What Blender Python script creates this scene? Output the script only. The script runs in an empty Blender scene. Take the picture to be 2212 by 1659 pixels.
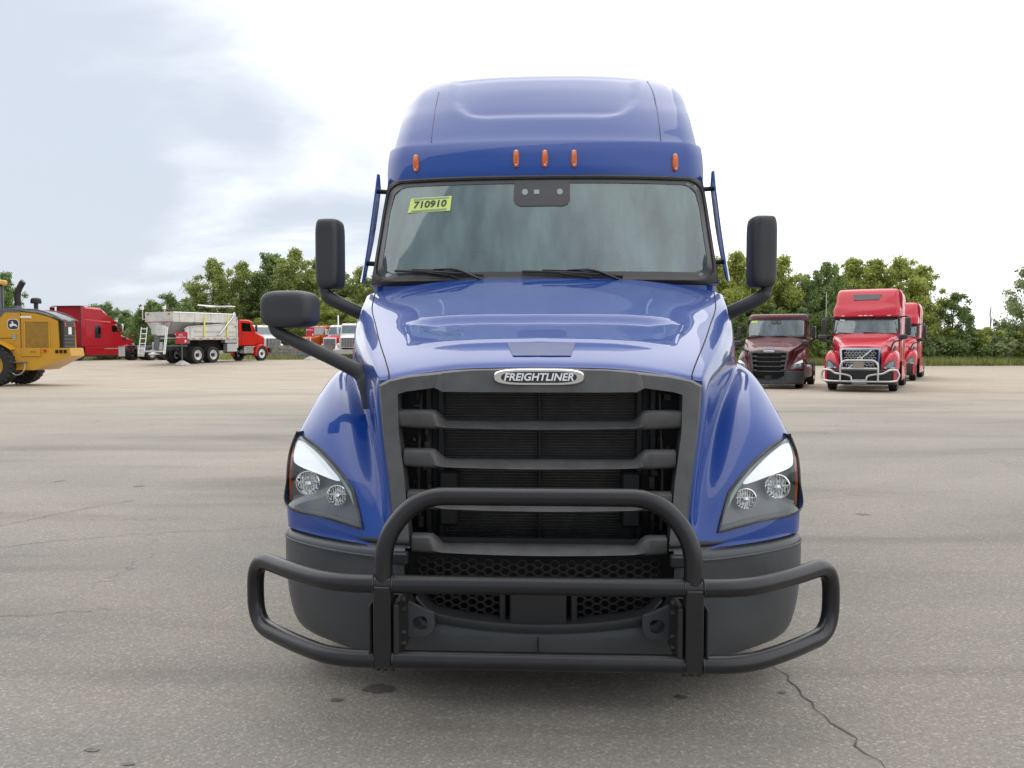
import bpy, bmesh, math, random
import numpy as np
from mathutils import Vector, Matrix
from mathutils.bvhtree import BVHTree
R = math.radians
rng = random.Random(7)
scene = bpy.context.scene
C = scene.collection

# ---------------------------------------------------------------- camera, sky, sun, exposure
EYE = 1.57                                   # eye height; F/CX/CY describe the photograph at 2212 px width
F, CX, CY, HOR = 1792.0, 1106.0, 829.5, 752.0
PITCH = math.atan((CY - HOR) / F)
cam_d = bpy.data.cameras.new('camera'); cam = bpy.data.objects.new('camera', cam_d); C.objects.link(cam)
cam_d.sensor_width = 36.0; cam_d.lens = F / 2212.0 * 36.0
cam_d.clip_start = 0.05; cam_d.clip_end = 3000
cam.location = (0, 0, EYE); cam.rotation_euler = (math.pi/2 - PITCH, 0, 0)
scene.camera = cam

SUN_EL, SUN_AZ = R(52), R(-38)                # azimuth from +Y (straight ahead) towards +X
world = bpy.data.worlds.new('World'); scene.world = world; world.use_nodes = True
def build_world():
    nt = world.node_tree; N = nt.nodes; Lk = nt.links
    for n in list(N): N.remove(n)
    out = N.new('ShaderNodeOutputWorld'); bg = N.new('ShaderNodeBackground')
    sky = N.new('ShaderNodeTexSky'); sky.sky_type = 'NISHITA'; sky.sun_disc = False
    sky.sun_elevation = SUN_EL; sky.sun_rotation = SUN_AZ
    sky.air_density = 1.0; sky.dust_density = 2.0
    sc = N.new('ShaderNodeVectorMath'); sc.operation = 'SCALE'; sc.inputs['Scale'].default_value = 0.085
    Lk.new(sky.outputs[0], sc.inputs[0])
    tc = N.new('ShaderNodeTexCoord'); sp = N.new('ShaderNodeSeparateXYZ'); Lk.new(tc.outputs['Generated'], sp.inputs[0])
    # project the direction on a cloud deck so that clouds flatten towards the horizon
    mz = N.new('ShaderNodeMath'); mz.operation = 'MAXIMUM'; Lk.new(sp.outputs['Z'], mz.inputs[0]); mz.inputs[1].default_value = 0.0
    az = N.new('ShaderNodeMath'); az.operation = 'ADD'; Lk.new(mz.outputs[0], az.inputs[0]); az.inputs[1].default_value = 0.32
    dv = []
    for ax in 'XY':
        d = N.new('ShaderNodeMath'); d.operation = 'DIVIDE'; Lk.new(sp.outputs[ax], d.inputs[0]); Lk.new(az.outputs[0], d.inputs[1]); dv.append(d)
    cb = N.new('ShaderNodeCombineXYZ'); Lk.new(dv[0].outputs[0], cb.inputs[0]); Lk.new(dv[1].outputs[0], cb.inputs[1])
    n1 = N.new('ShaderNodeTexNoise'); n1.inputs['Scale'].default_value = 1.15; n1.inputs['Detail'].default_value = 5; n1.inputs['Roughness'].default_value = 0.45
    n1.inputs['Distortion'].default_value = 0.35
    mp = N.new('ShaderNodeMapping'); mp.inputs['Location'].default_value = (2.6, 4.1, 0); mp.inputs['Scale'].default_value = (1.0, 1.5, 1)
    Lk.new(cb.outputs[0], mp.inputs[0]); Lk.new(mp.outputs[0], n1.inputs['Vector'])
    n2 = N.new('ShaderNodeTexNoise'); n2.inputs['Scale'].default_value = 4.2; n2.inputs['Detail'].default_value = 6; n2.inputs['Roughness'].default_value = .6; n2.inputs['Distortion'].default_value = .8
    Lk.new(mp.outputs[0], n2.inputs['Vector']); nm = N.new('ShaderNodeMath'); nm.operation = 'MULTIPLY_ADD'; Lk.new(n2.outputs['Fac'], nm.inputs[0]); nm.inputs[1].default_value = .14
    nsub = N.new('ShaderNodeMath'); nsub.operation = 'SUBTRACT'; Lk.new(n1.outputs['Fac'], nsub.inputs[0]); nsub.inputs[1].default_value = .07; Lk.new(nsub.outputs[0], nm.inputs[2])
    # thin blue-grey veil in front of which white cloud banks stand
    veil = N.new('ShaderNodeMix'); veil.data_type = 'RGBA'; veil.inputs[0].default_value = 0.93
    Lk.new(sc.outputs[0], veil.inputs[6]); veil.inputs[7].default_value = (0.284, 0.313, 0.356, 1)
    # cloud cover: thicker on the bright (right) half of the sky, as in the photograph
    bias = N.new('ShaderNodeMath'); bias.operation = 'MULTIPLY_ADD'; Lk.new(sp.outputs['X'], bias.inputs[0]); bias.inputs[1].default_value = 0.66
    Lk.new(nm.outputs[0], bias.inputs[2])
    b2 = N.new('ShaderNodeMath'); b2.operation = 'MULTIPLY_ADD'; Lk.new(sp.outputs['Z'], b2.inputs[0]); b2.inputs[1].default_value = 0.24
    Lk.new(bias.outputs[0], b2.inputs[2])
    b3 = N.new('ShaderNodeMath'); b3.operation = 'MULTIPLY_ADD'; Lk.new(sp.outputs['Y'], b3.inputs[0]); b3.inputs[1].default_value = 0.16
    Lk.new(b2.outputs[0], b3.inputs[2]); b2 = b3
    rp = N.new('ShaderNodeValToRGB'); rp.color_ramp.interpolation = 'EASE'
    rp.color_ramp.elements[0].position = 0.44; rp.color_ramp.elements[1].position = 0.80
    Lk.new(b2.outputs[0], rp.inputs[0])
    cl = N.new('ShaderNodeMix'); cl.data_type = 'RGBA'
    Lk.new(rp.outputs[0], cl.inputs[0]); Lk.new(veil.outputs[2], cl.inputs[6]); cl.inputs[7].default_value = (.66, .67, .685, 1)
    Lk.new(cl.outputs[2], bg.inputs['Color']); bg.inputs['Strength'].default_value = 1.0
    Lk.new(bg.outputs[0], out.inputs['Surface'])
build_world()
sd = bpy.data.lights.new('sun', 'SUN'); sun = bpy.data.objects.new('sun', sd); C.objects.link(sun)
sd.energy = .9; sd.angle = R(95); sd.color = (1.0, 0.95, 0.87)
sdir = Vector((math.sin(SUN_AZ)*math.cos(SUN_EL), math.cos(SUN_AZ)*math.cos(SUN_EL), math.sin(SUN_EL)))
sun.rotation_euler = sdir.to_track_quat('Z', 'Y').to_euler(); sun.location = (0, 20, 40)
vs = scene.view_settings; vs.view_transform = 'Standard'; vs.look = 'None'; vs.exposure = 1.2; vs.gamma = 1.0
vs.use_curve_mapping = False
scene.cycles.max_bounces = 14; scene.cycles.diffuse_bounces = 6; scene.cycles.transmission_bounces = 10; scene.cycles.transparent_max_bounces = 16

# ---------------------------------------------------------------- helpers
class MB:
    """collects geometry for ONE mesh object"""
    def __init__(s): s.v = []; s.f = []
    def add(s, v, f):
        o = len(s.v); s.v += [tuple(map(float, p)) for p in v]; s.f += [tuple(i+o for i in q) for q in f]; return s
    def box(s, c, d, ch=0.0, rz=0.0, M=None):
        hx, hy, hz = d[0]/2, d[1]/2, d[2]/2
        ch = min(ch, hx*.9, hy*.9, hz*.9)
        bm = bmesh.new(); bmesh.ops.create_cube(bm, size=1.0)
        for v in bm.verts: v.co = Vector((v.co.x*d[0], v.co.y*d[1], v.co.z*d[2]))
        if ch > 0: bmesh.ops.bevel(bm, geom=list(bm.edges), offset=ch, segments=1 if ch < .012 else 2, profile=0.5, affect='EDGES')
        T = Matrix.Translation(c) @ (M if M is not None else Matrix.Rotation(rz, 4, 'Z'))
        bm.verts.index_update()
        s.add([T @ v.co for v in bm.verts], [[v.index for v in f.verts] for f in bm.faces]); bm.free(); return s
    def tube(s, pts, r, n=10, closed=False, caps=True):
        P = [Vector(p) for p in pts]; m = len(P)
        rr = r if isinstance(r, (list, tuple)) else [r]*m
        T = []
        for i in range(m):
            a = P[(i-1) % m] if (closed or i > 0) else P[i]; b = P[(i+1) % m] if (closed or i < m-1) else P[i]
            T.append((b-a).normalized())
        u = T[0].orthogonal().normalized(); vs_ = []; fs = []
        for i in range(m):
            u = (u - T[i]*u.dot(T[i])).normalized(); w = T[i].cross(u)
            for k in range(n):
                a = 2*math.pi*k/n; vs_.append(P[i] + (u*math.cos(a)+w*math.sin(a))*rr[i])
        for i in range(m if closed else m-1):
            j = (i+1) % m
            for k in range(n): fs.append((i*n+k, i*n+(k+1) % n, j*n+(k+1) % n, j*n+k))
        if caps and not closed: fs.append(tuple(range(n))[::-1]); fs.append(tuple((m-1)*n+k for k in range(n)))
        return s.add(vs_, fs)
    def grid(s, G, flip=False, closeu=False):
        G = np.asarray(G, float); a, b = G.shape[:2]; fs = []
        for i in range(a if closeu else a-1):
            for j in range(b-1):
                i2 = (i+1) % a; q = (i*b+j, i2*b+j, i2*b+j+1, i*b+j+1); fs.append(q[::-1] if flip else q)
        return s.add(G.reshape(-1, 3), fs)
    def lathe(s, prof, c=(0, 0, 0), axis='x', n=28, close=True):
        vs_ = []; fs = []; m = len(prof)
        for k in range(n):
            a = 2*math.pi*k/n; ca, sa = math.cos(a), math.sin(a)
            for (h, r) in prof:
                p = {'x': (h, r*ca, r*sa), 'y': (r*sa, h, r*ca), 'z': (r*ca, r*sa, h)}[axis]
                vs_.append((p[0]+c[0], p[1]+c[1], p[2]+c[2]))
        for k in range(n):
            k2 = (k+1) % n
            for j in range(m-1): fs.append((k*m+j, k2*m+j, k2*m+j+1, k*m+j+1))
        return s.add(vs_, fs)
    def prism(s, poly, a0, a1, plane='xz'):
        """polygon extruded along the remaining axis; plane names the axes of the polygon"""
        n = len(poly)
        def pt(p, a): return {'xz': (p[0], a, p[1]), 'yz': (a, p[0], p[1]), 'xy': (p[0], p[1], a)}[plane]
        vs_ = [pt(p, a0) for p in poly] + [pt(p, a1) for p in poly]
        fs = [tuple(range(n))[::-1], tuple(range(n, 2*n))] + [(i, (i+1) % n, n+(i+1) % n, n+i) for i in range(n)]
        return s.add(vs_, fs)
    def sheet(s, ring, back):
        """closed 3-D outline with a thickness vector: a plate"""
        n = len(ring); b = Vector(back)
        vs_ = [Vector(p) for p in ring] + [Vector(p)+b for p in ring]
        fs = [tuple(range(n)), tuple(range(n, 2*n))[::-1]] + [((i+1) % n, i, n+i, n+(i+1) % n) for i in range(n)]
        return s.add(vs_, fs)
    def mirror(s):
        n = len(s.v); s.v += [(-x, y, z) for x, y, z in s.v]; s.f += [tuple(i+n for i in q)[::-1] for q in s.f]; return s
    def flipx(s):
        s.v = [(-x, y, z) for x, y, z in s.v]; s.f = [q[::-1] for q in s.f]; return s
    def xf(s, M): s.v = [tuple(M @ Vector(p)) for p in s.v]; return s
    def mesh(s, name, mat, smooth=None, fix=True):
        me = bpy.data.meshes.new(name); me.from_pydata(s.v, [], s.f); me.update()
        if fix:
            bm = bmesh.new(); bm.from_mesh(me); bmesh.ops.remove_doubles(bm, verts=bm.verts, dist=1e-5)
            bmesh.ops.recalc_face_normals(bm, faces=bm.faces); bm.to_mesh(me); bm.free()
        me.materials.append(mat)
        if smooth is not None:
            me.shade_smooth(); me.set_sharp_from_angle(angle=R(smooth))
        return me
    def build(s, name, mat, parent=None, smooth=None, fix=True, loc=None, rz=0.0):
        o = bpy.data.objects.new(name, s.mesh(name, mat, smooth, fix)); C.objects.link(o)
        if parent is not None: o.parent = parent
        if loc is not None: o.location = loc
        if rz: o.rotation_euler = (0, 0, rz)
        return o
def tag(o, label=None, cat=None, group=None, kind=None):
    if label: o['label'] = label
    if cat: o['category'] = cat
    if group: o['group'] = group
    if kind: o['kind'] = kind
    return o
def thing(name, label, cat, loc=(0, 0, 0), rz=0.0, group=None):
    o = bpy.data.objects.new(name, None); C.objects.link(o); o.location = loc; o.rotation_euler = (0, 0, rz); o.empty_display_size = .2
    return tag(o, label, cat, group)
def copy_tree(o, parent=None):
    c = o.copy(); C.objects.link(c); c.parent = parent
    for ch in list(o.children): copy_tree(ch, c)
    return c
def cat1(P, sub):
    """Catmull-Rom through the points along axis 0"""
    P = np.asarray(P, float); n = len(P); out = []
    E_ = np.concatenate([[2*P[0]-P[1]], P, [2*P[-1]-P[-2]]])
    for i in range(n-1):
        p0, p1, p2, p3 = E_[i], E_[i+1], E_[i+2], E_[i+3]
        for k in range(sub):
            t = k/sub
            out.append(.5*((2*p1)+(-p0+p2)*t+(2*p0-5*p1+4*p2-p3)*t*t+(-p0+3*p1-3*p2+p3)*t**3))
    out.append(P[-1]); return np.array(out)
def cat2(G, su, sv):
    G = cat1(np.asarray(G, float), su); return cat1(G.swapaxes(0, 1), sv).swapaxes(0, 1)
def fillet(pts, r, n=6):
    """rounds the inner corners of a polyline"""
    P = [Vector(p) for p in pts]; out = [P[0]]
    for i in range(1, len(P)-1):
        a, b, c = P[i-1], P[i], P[i+1]
        rr = r[i] if isinstance(r, (list, tuple)) else r
        d1 = (a-b); d2 = (c-b); l = min(rr, d1.length*.49, d2.length*.49)
        q1 = b+d1.normalized()*l; q2 = b+d2.normalized()*l
        for k in range(n+1):
            t = k/n; out.append(q1*(1-t)**2+b*2*t*(1-t)+q2*t*t)
    out.append(P[-1]); return out
def interp(x, xs, ys): return float(np.interp(x, xs, ys))
def sstep(a, b, x):
    t = min(1, max(0, (x-a)/(b-a))); return t*t*(3-2*t)
def text_mb(txt, size, depth, shear=0.0, bold=0.0, space=1.0):
    """lettering in the x/z plane facing -y, centred on the origin"""
    cu = bpy.data.curves.new('lettering', 'FONT'); cu.body = txt; cu.size = size; cu.extrude = depth/2; cu.shear = shear
    cu.offset = bold; cu.align_x = 'CENTER'; cu.align_y = 'CENTER'; cu.space_character = space; cu.resolution_u = 3
    ob = bpy.data.objects.new('lettering', cu); C.objects.link(ob)
    dg = bpy.context.evaluated_depsgraph_get(); me = bpy.data.meshes.new_from_object(ob.evaluated_get(dg))
    m = MB(); m.add([(v.co.x, -v.co.z, v.co.y) for v in me.vertices], [tuple(p.vertices) for p in me.polygons])
    bpy.data.objects.remove(ob); bpy.data.curves.remove(cu); bpy.data.meshes.remove(me); return m

# ---------------------------------------------------------------- materials
M = {}
def nodes(name):
    m = bpy.data.materials.new(name); m.use_nodes = True; nt = m.node_tree
    return m, nt, nt.nodes['Principled BSDF']
def setp(b, **k):
    for a, v in k.items():
        i = b.inputs[a.replace('_', ' ')]
        i.default_value = (*v, 1) if isinstance(v, (tuple, list)) and len(v) == 3 and i.type == 'RGBA' else v
def noise(nt, scale, detail=4, rough=.55, coord='Object', sc=(1, 1, 1), dist=0.0):
    tc = nt.nodes.new('ShaderNodeTexCoord'); mp = nt.nodes.new('ShaderNodeMapping'); mp.inputs['Scale'].default_value = sc
    n = nt.nodes.new('ShaderNodeTexNoise'); n.inputs['Scale'].default_value = scale; n.inputs['Detail'].default_value = detail
    n.inputs['Roughness'].default_value = rough; n.inputs['Distortion'].default_value = dist
    nt.links.new(tc.outputs[coord], mp.inputs[0]); nt.links.new(mp.outputs[0], n.inputs['Vector']); return n
def ramp(nt, src, stops):
    r = nt.nodes.new('ShaderNodeValToRGB'); e = r.color_ramp.elements
    while len(e) < len(stops): e.new(.5)
    for k, (p, c) in enumerate(stops):
        e[k].position = p; e[k].color = (*c, 1) if isinstance(c, tuple) else (c, c, c, 1)
    nt.links.new(src, r.inputs[0]); return r
def mixc(nt, fac, a, b, mode='MIX'):
    m = nt.nodes.new('ShaderNodeMix'); m.data_type = 'RGBA'; m.blend_type = mode
    for sock, v in ((m.inputs[0], fac), (m.inputs[6], a), (m.inputs[7], b)):
        if isinstance(v, (int, float)): sock.default_value = v
        elif isinstance(v, tuple): sock.default_value = (*v, 1)
        else: nt.links.new(v, sock)
    return m.outputs[2]
def bump(nt, b, h, strength, dist=.01):
    k = nt.nodes.new('ShaderNodeBump'); k.inputs['Strength'].default_value = strength; k.inputs['Distance'].default_value = dist
    nt.links.new(h, k.inputs['Height']); nt.links.new(k.outputs[0], b.inputs['Normal'])
def paint(name, col, rough=.35, coat=1.0, dust=.12, cr=.035):
    m, nt, b = nodes(name); setp(b, Roughness=rough, Coat_Weight=coat, Coat_Roughness=cr, Specular_IOR_Level=.12)
    n = noise(nt, 3.1, 6, .6, sc=(1, 1, .5)); d = ramp(nt, n.outputs['Fac'], [(.45, 0.0), (.8, dust)])
    nt.links.new(mixc(nt, d.outputs[0], col, (.34, .32, .29)), b.inputs['Base Color'])
    n2 = noise(nt, 9, 3); r2 = ramp(nt, n2.outputs['Fac'], [(.35, cr*.6), (.75, cr*1.8)]); nt.links.new(r2.outputs[0], b.inputs['Coat Roughness'])
    M[name] = m; return m
def plain(name, col, rough=.5, metal=0.0, grain=0.0, gscale=300, var=.15, vscale=4, spec=.5):
    m, nt, b = nodes(name); setp(b, Roughness=rough, Metallic=metal, Specular_IOR_Level=spec)
    n = noise(nt, vscale, 6, .6); k = ramp(nt, n.outputs['Fac'], [(.3, 1-var), (.7, 1+var)])
    nt.links.new(mixc(nt, 1.0, col, k.outputs[0], 'MULTIPLY'), b.inputs['Base Color'])
    if grain: bump(nt, b, noise(nt, gscale, 2).outputs['Fac'], grain, .002)
    M[name] = m; return m
paint('blue_paint', (.002, .044, .250), dust=.008, coat=.8, cr=.012)
paint('maroon_paint', (.085, .006, .014), dust=.05, coat=.45)
paint('red_paint', (.52, .012, .032), dust=.03, coat=.7)
paint('left_red_paint', (.40, .004, .015), dust=.02, coat=.25)
paint('cab_red_paint', (.52, .016, .008), dust=.02, coat=.3)
paint('orange_paint', (.50, .10, .010), dust=.06, coat=.6)
paint('white_paint', (.78, .78, .77), dust=.06, coat=.6)
paint('yellow_paint', (.56, .29, .018), dust=.15, coat=.3, rough=.4)
plain('mesh_yellow', (.30, .16, .02), .6)
plain('bumper_grey', (.060, .065, .071), .42, grain=.12, gscale=700, var=.2, vscale=2.5)
plain('grille_grey', (.080, .079, .079), .46, grain=.15, gscale=500, var=.22, vscale=9)
plain('mirror_plastic', (.034, .035, .038), .48, grain=.2, gscale=600, var=.12)
plain('guard_black', (.010, .010, .012), .33, grain=.06, gscale=400, var=.2, vscale=6)
plain('black_plastic', (.016, .016, .017), .5, var=.2)
plain('deep_black', (.008, .008, .008), .8)
plain('rubber', (.018, .018, .018), .75, grain=.3, gscale=120, var=.3)
plain('tread_rubber', (.035, .033, .031), .85, grain=.4, gscale=40, var=.3)
plain('radiator', (.012, .012, .012), .55, var=.3, vscale=12)
plain('fin_metal', (.10, .095, .085), .5, metal=.6, var=.5, vscale=14)
plain('dirty_metal', (.07, .066, .06), .55, metal=.6, var=.45, vscale=12)
plain('chrome', (.82, .83, .84), .08, metal=1.0, var=.03)
plain('reflector', (.86, .86, .88), .10, metal=1.0, var=.02)
plain('steel', (.60, .60, .60), .28, metal=1.0, var=.08)
plain('aluminium', (.52, .52, .51), .42, metal=.55, var=.12, vscale=1.5)
plain('pale_metal', (.60, .59, .55), .5, var=.14, vscale=1.5)
plain('lamp_white', (.88, .88, .87), .25, var=.02)
plain('lamp_bezel', (.12, .123, .128), .35, var=.1)
plain('gasket', (.030, .027, .027), .6, var=.2)
plain('frit', (.045, .043, .046), .3, var=.1)
plain('amber', (.55, .11, .012), .15, var=.2, vscale=60)
plain('red_lens', (.45, .01, .01), .2)
plain('sticker', (.55, .68, .17), .5, var=.05)
plain('ink', (.03, .04, .05), .6)
plain('grey_ink', (.28, .33, .25), .6)
plain('curtain', (.27, .33, .33), .8, var=.25, vscale=2)
plain('dash', (.06, .06, .06), .7)
plain('sign_red', (.48, .015, .035), .5, var=.08)
plain('sign_white', (.80, .80, .78), .5)
plain('green_post', (.06, .10, .07), .6)
plain('concrete', (.42, .40, .36), .85, grain=.3, gscale=60)
plain('strap_yellow', (.72, .68, .12), .6)
plain('wood', (.20, .17, .13), .85, var=.35)
plain('plank', (.27, .25, .215), .85, var=.35, vscale=5, grain=.3, gscale=40)
plain('plank_blue', (.20, .27, .31), .85, var=.35, vscale=5)
plain('hood_patch', (.055, .075, .20), .35, var=.06)
plain('loader_grey', (.10, .105, .115), .45)
plain('brown_plate', (.30, .25, .19), .6)
def lit_lamp():
    m, nt, b = nodes('daytime_lamp_white'); setp(b, Base_Color=(.9, .9, .9), Roughness=.2, Emission_Color=(.95, .98, 1.0), Emission_Strength=.10); M['lamp_lit'] = m
lit_lamp()
def glass(name, tint, refl, haze, hazecol, rough=.02):
    """clean panes: tinted transmission, a mirror-like sky reflection and a diffuse haze that paints in cloud streaks"""
    m = bpy.data.materials.new(name); m.use_nodes = True; nt = m.node_tree; N = nt.nodes; Lk = nt.links
    for n in list(N): N.remove(n)
    out = N.new('ShaderNodeOutputMaterial'); tr = N.new('ShaderNodeBsdfTransparent'); tr.inputs[0].default_value = (*tint, 1)
    gl = N.new('ShaderNodeBsdfGlossy'); gl.inputs['Roughness'].default_value = rough; gl.inputs[0].default_value = (.92, .98, 1, 1)
    df = N.new('ShaderNodeBsdfDiffuse'); df.inputs[0].default_value = (*hazecol, 1)
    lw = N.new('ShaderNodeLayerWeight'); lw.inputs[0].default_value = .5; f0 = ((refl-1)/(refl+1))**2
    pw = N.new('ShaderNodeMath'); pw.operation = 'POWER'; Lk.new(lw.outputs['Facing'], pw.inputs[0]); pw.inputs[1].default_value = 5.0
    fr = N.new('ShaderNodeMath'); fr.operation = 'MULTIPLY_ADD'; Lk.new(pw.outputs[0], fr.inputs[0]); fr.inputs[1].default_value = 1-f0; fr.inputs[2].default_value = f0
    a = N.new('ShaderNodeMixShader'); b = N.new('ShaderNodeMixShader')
    nz = noise(nt, 2.2, 5, .6, sc=(3.2, 1, .8)); rr = ramp(nt, nz.outputs['Fac'], [(.32, haze*.5), (.5, haze*.9), (.72, haze*1.5)])  # pale haze streaks imitate cloud reflections on the windscreen
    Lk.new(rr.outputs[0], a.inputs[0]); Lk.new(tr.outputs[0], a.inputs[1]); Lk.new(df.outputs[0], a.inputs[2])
    Lk.new(fr.outputs[0], b.inputs[0]); Lk.new(a.outputs[0], b.inputs[1]); Lk.new(gl.outputs[0], b.inputs[2]); Lk.new(b.outputs[0], out.inputs[0])
    M[name] = m; return m
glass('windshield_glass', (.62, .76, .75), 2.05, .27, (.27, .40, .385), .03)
glass('lamp_glass', (.93, .95, .96), 1.5, .05, (.7, .72, .74), .01)
glass('far_glass', (.25, .30, .31), 2.2, .30, (.30, .36, .36), .04)
glass('dark_glass', (.05, .06, .06), 1.6, .08, (.05, .05, .05), .03)
def foliage(name, cols, trans=.5):
    m, nt, b = nodes(name); g = nt.nodes.new('ShaderNodeNewGeometry')
    r = ramp(nt, g.outputs['Random Per Island'], [(k/(len(cols)-1), c) for k, c in enumerate(cols)])
    n = noise(nt, .55, 3); v = ramp(nt, n.outputs['Fac'], [(.3, 1.75), (.7, 2.5)])
    col = mixc(nt, 1.0, r.outputs[0], v.outputs[0], 'MULTIPLY')
    nt.links.new(col, b.inputs['Base Color']); setp(b, Roughness=.6, Specular_IOR_Level=.25)
    tl = nt.nodes.new('ShaderNodeBsdfTranslucent'); nt.links.new(col, tl.inputs[0])
    mx = nt.nodes.new('ShaderNodeMixShader'); mx.inputs[0].default_value = trans
    nt.links.new(b.outputs[0], mx.inputs[1]); nt.links.new(tl.outputs[0], mx.inputs[2])
    nt.links.new(mx.outputs[0], nt.nodes['Material Output'].inputs[0]); M[name] = m; return m
foliage('leaf_olive', [(.10, .125, .035), (.16, .185, .058), (.22, .24, .085)])
foliage('leaf_dark', [(.06, .095, .034), (.10, .14, .05), (.15, .19, .07)])
foliage('leaf_yellow', [(.11, .14, .032), (.19, .215, .055), (.27, .275, .085)])
foliage('leaf_grey', [(.09, .115, .05), (.15, .175, .085), (.21, .23, .12)])
foliage('grass_blades', [(.09, .12, .035), (.15, .17, .055), (.24, .215, .10)])
plain('bark', (.14, .11, .085), .9, var=.3, vscale=6)
# ---------------------------------------------------------------- ground
def gz(x, y): return .67*sstep(38, 60, y)*(1-sstep(-3, 7, x))
def yedge(x): return 65.0 + 9.0*sstep(-6, 8, x) + .6*math.sin(x*.31) + .35*math.sin(x*.83+1)
def yard_material():
    m, nt, b = nodes('yard_asphalt'); L_ = nt.links
    tc = nt.nodes.new('ShaderNodeTexCoord'); sp = nt.nodes.new('ShaderNodeSeparateXYZ'); L_.new(tc.outputs['Object'], sp.inputs[0])
    # aggregate: pale and dark stones in the binder
    fine = noise(nt, 75, 3, .7); v = nt.nodes.new('ShaderNodeTexVoronoi'); v.inputs['Scale'].default_value = 95; L_.new(tc.outputs['Object'], v.inputs['Vector'])
    hs = nt.nodes.new('ShaderNodeSeparateColor'); L_.new(v.outputs['Color'], hs.inputs[0])
    stone = ramp(nt, hs.outputs[0], [(0, .82), (.55, .96), (.85, 1.05), (1, 1.42)])
    grain = ramp(nt, fine.outputs['Fac'], [(.25, .80), (.5, 1.0), (.8, 1.2)])
    # worn asphalt, tan dust and darker damp / tyre-polished bands
    big = noise(nt, .16, 6, .6, sc=(.55, 1.0, 1), dist=.4)
    dust = ramp(nt, big.outputs['Fac'], [(.40, 0.0), (.62, 1.0)])
    base = mixc(nt, dust.outputs[0], (.210, .195, .173), (.290, .262, .222))
    band = noise(nt, .5, 5, .55, sc=(.22, 1.2, 1), dist=.6)
    bm_ = ramp(nt, band.outputs['Fac'], [(.30, .58), (.48, 1.0), (.7, 1.12)])
    base = mixc(nt, 1.0, base, bm_.outputs[0], 'MULTIPLY')
    # far part of the yard: pale compacted gravel
    ev = nt.nodes.new('ShaderNodeMath'); ev.operation = 'MULTIPLY_ADD'; L_.new(big.outputs['Fac'], ev.inputs[0]); ev.inputs[1].default_value = 26; L_.new(sp.outputs['Y'], ev.inputs[2])
    far = nt.nodes.new('ShaderNodeMapRange'); far.inputs['From Min'].default_value = 28; far.inputs['From Max'].default_value = 47; far.interpolation_type = 'SMOOTHSTEP'
    L_.new(ev.outputs[0], far.inputs['Value'])
    gnz = noise(nt, .9, 6, .65, sc=(.35, 1, 1)); grav = ramp(nt, gnz.outputs['Fac'], [(.3, (.34, .275, .205)), (.5, (.44, .365, .28)), (.75, (.49, .425, .34))])
    base = mixc(nt, far.outputs[0], base, grav.outputs[0])
    # middle distance slightly dustier than the foreground
    md = nt.nodes.new('ShaderNodeMapRange'); md.inputs['From Min'].default_value = 3.5; md.inputs['From Max'].default_value = 17; L_.new(sp.outputs['Y'], md.inputs['Value'])
    md.inputs['To Max'].default_value = .34
    base = mixc(nt, md.outputs[0], base, (.315, .285, .242))
    # crack network, broken up
    wv = noise(nt, 1.6, 5, .6); wadd = nt.nodes.new('ShaderNodeVectorMath'); wadd.operation = 'MULTIPLY_ADD'
    L_.new(wv.outputs['Color'], wadd.inputs[0]); wadd.inputs[1].default_value = (.9, .9, .9); L_.new(tc.outputs['Object'], wadd.inputs[2])
    ck = nt.nodes.new('ShaderNodeTexVoronoi'); ck.feature = 'DISTANCE_TO_EDGE'; ck.inputs['Scale'].default_value = .30; L_.new(wadd.outputs[0], ck.inputs['Vector'])
    cr = ramp(nt, ck.outputs['Distance'], [(0.0, 1.0), (.0018, .7), (.004, 0.0)])
    msk = noise(nt, .42, 3); mk = ramp(nt, msk.outputs['Fac'], [(.52, 0.0), (.62, .5)])
    cm = nt.nodes.new('ShaderNodeMath'); cm.operation = 'MULTIPLY'; L_.new(cr.outputs[0], cm.inputs[0]); L_.new(mk.outputs[0], cm.inputs[1])
    # oil drips
    ov = nt.nodes.new('ShaderNodeTexVoronoi'); ov.inputs['Scale'].default_value = .8; L_.new(tc.outputs['Object'], ov.inputs['Vector'])
    ow = nt.nodes.new('ShaderNodeMath'); ow.operation = 'MULTIPLY_ADD'; L_.new(noise(nt, 14, 3).outputs['Fac'], ow.inputs[0]); ow.inputs[1].default_value = .10; L_.new(ov.outputs['Distance'], ow.inputs[2])
    od = ramp(nt, ow.outputs[0], [(.085, .6), (.115, 0.0)])
    col = mixc(nt, 1.0, base, stone.outputs[0], 'MULTIPLY'); col = mixc(nt, 1.0, col, grain.outputs[0], 'MULTIPLY')
    col = mixc(nt, cm.outputs[0], col, (.045, .040, .034)); col = mixc(nt, od.outputs[0], col, (.05, .047, .042))
    L_.new(col, b.inputs['Base Color']); setp(b, Roughness=.82, Specular_IOR_Level=.35)
    hs2 = nt.nodes.new('ShaderNodeMath'); hs2.operation = 'SUBTRACT'; L_.new(fine.outputs['Fac'], hs2.inputs[0]); L_.new(v.outputs['Distance'], hs2.inputs[1])
    hs3 = nt.nodes.new('ShaderNodeMath'); hs3.operation = 'SUBTRACT'; L_.new(hs2.outputs[0], hs3.inputs[0]); L_.new(cm.outputs[0], hs3.inputs[1])
    bump(nt, b, hs3.outputs[0], .4, .006); M['yard'] = m
yard_material()
def field_material():
    m, nt, b = nodes('field_grass'); n = noise(nt, .35, 6, .65); r = ramp(nt, n.outputs['Fac'], [(.3, (.11, .14, .045)), (.55, (.15, .175, .06)), (.8, (.23, .21, .11))])
    nt.links.new(r.outputs[0], b.inputs['Base Color']); setp(b, Roughness=.9, Specular_IOR_Level=.1); bump(nt, b, noise(nt, 6, 5).outputs['Fac'], .6, .15); M['field'] = m
field_material()
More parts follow.
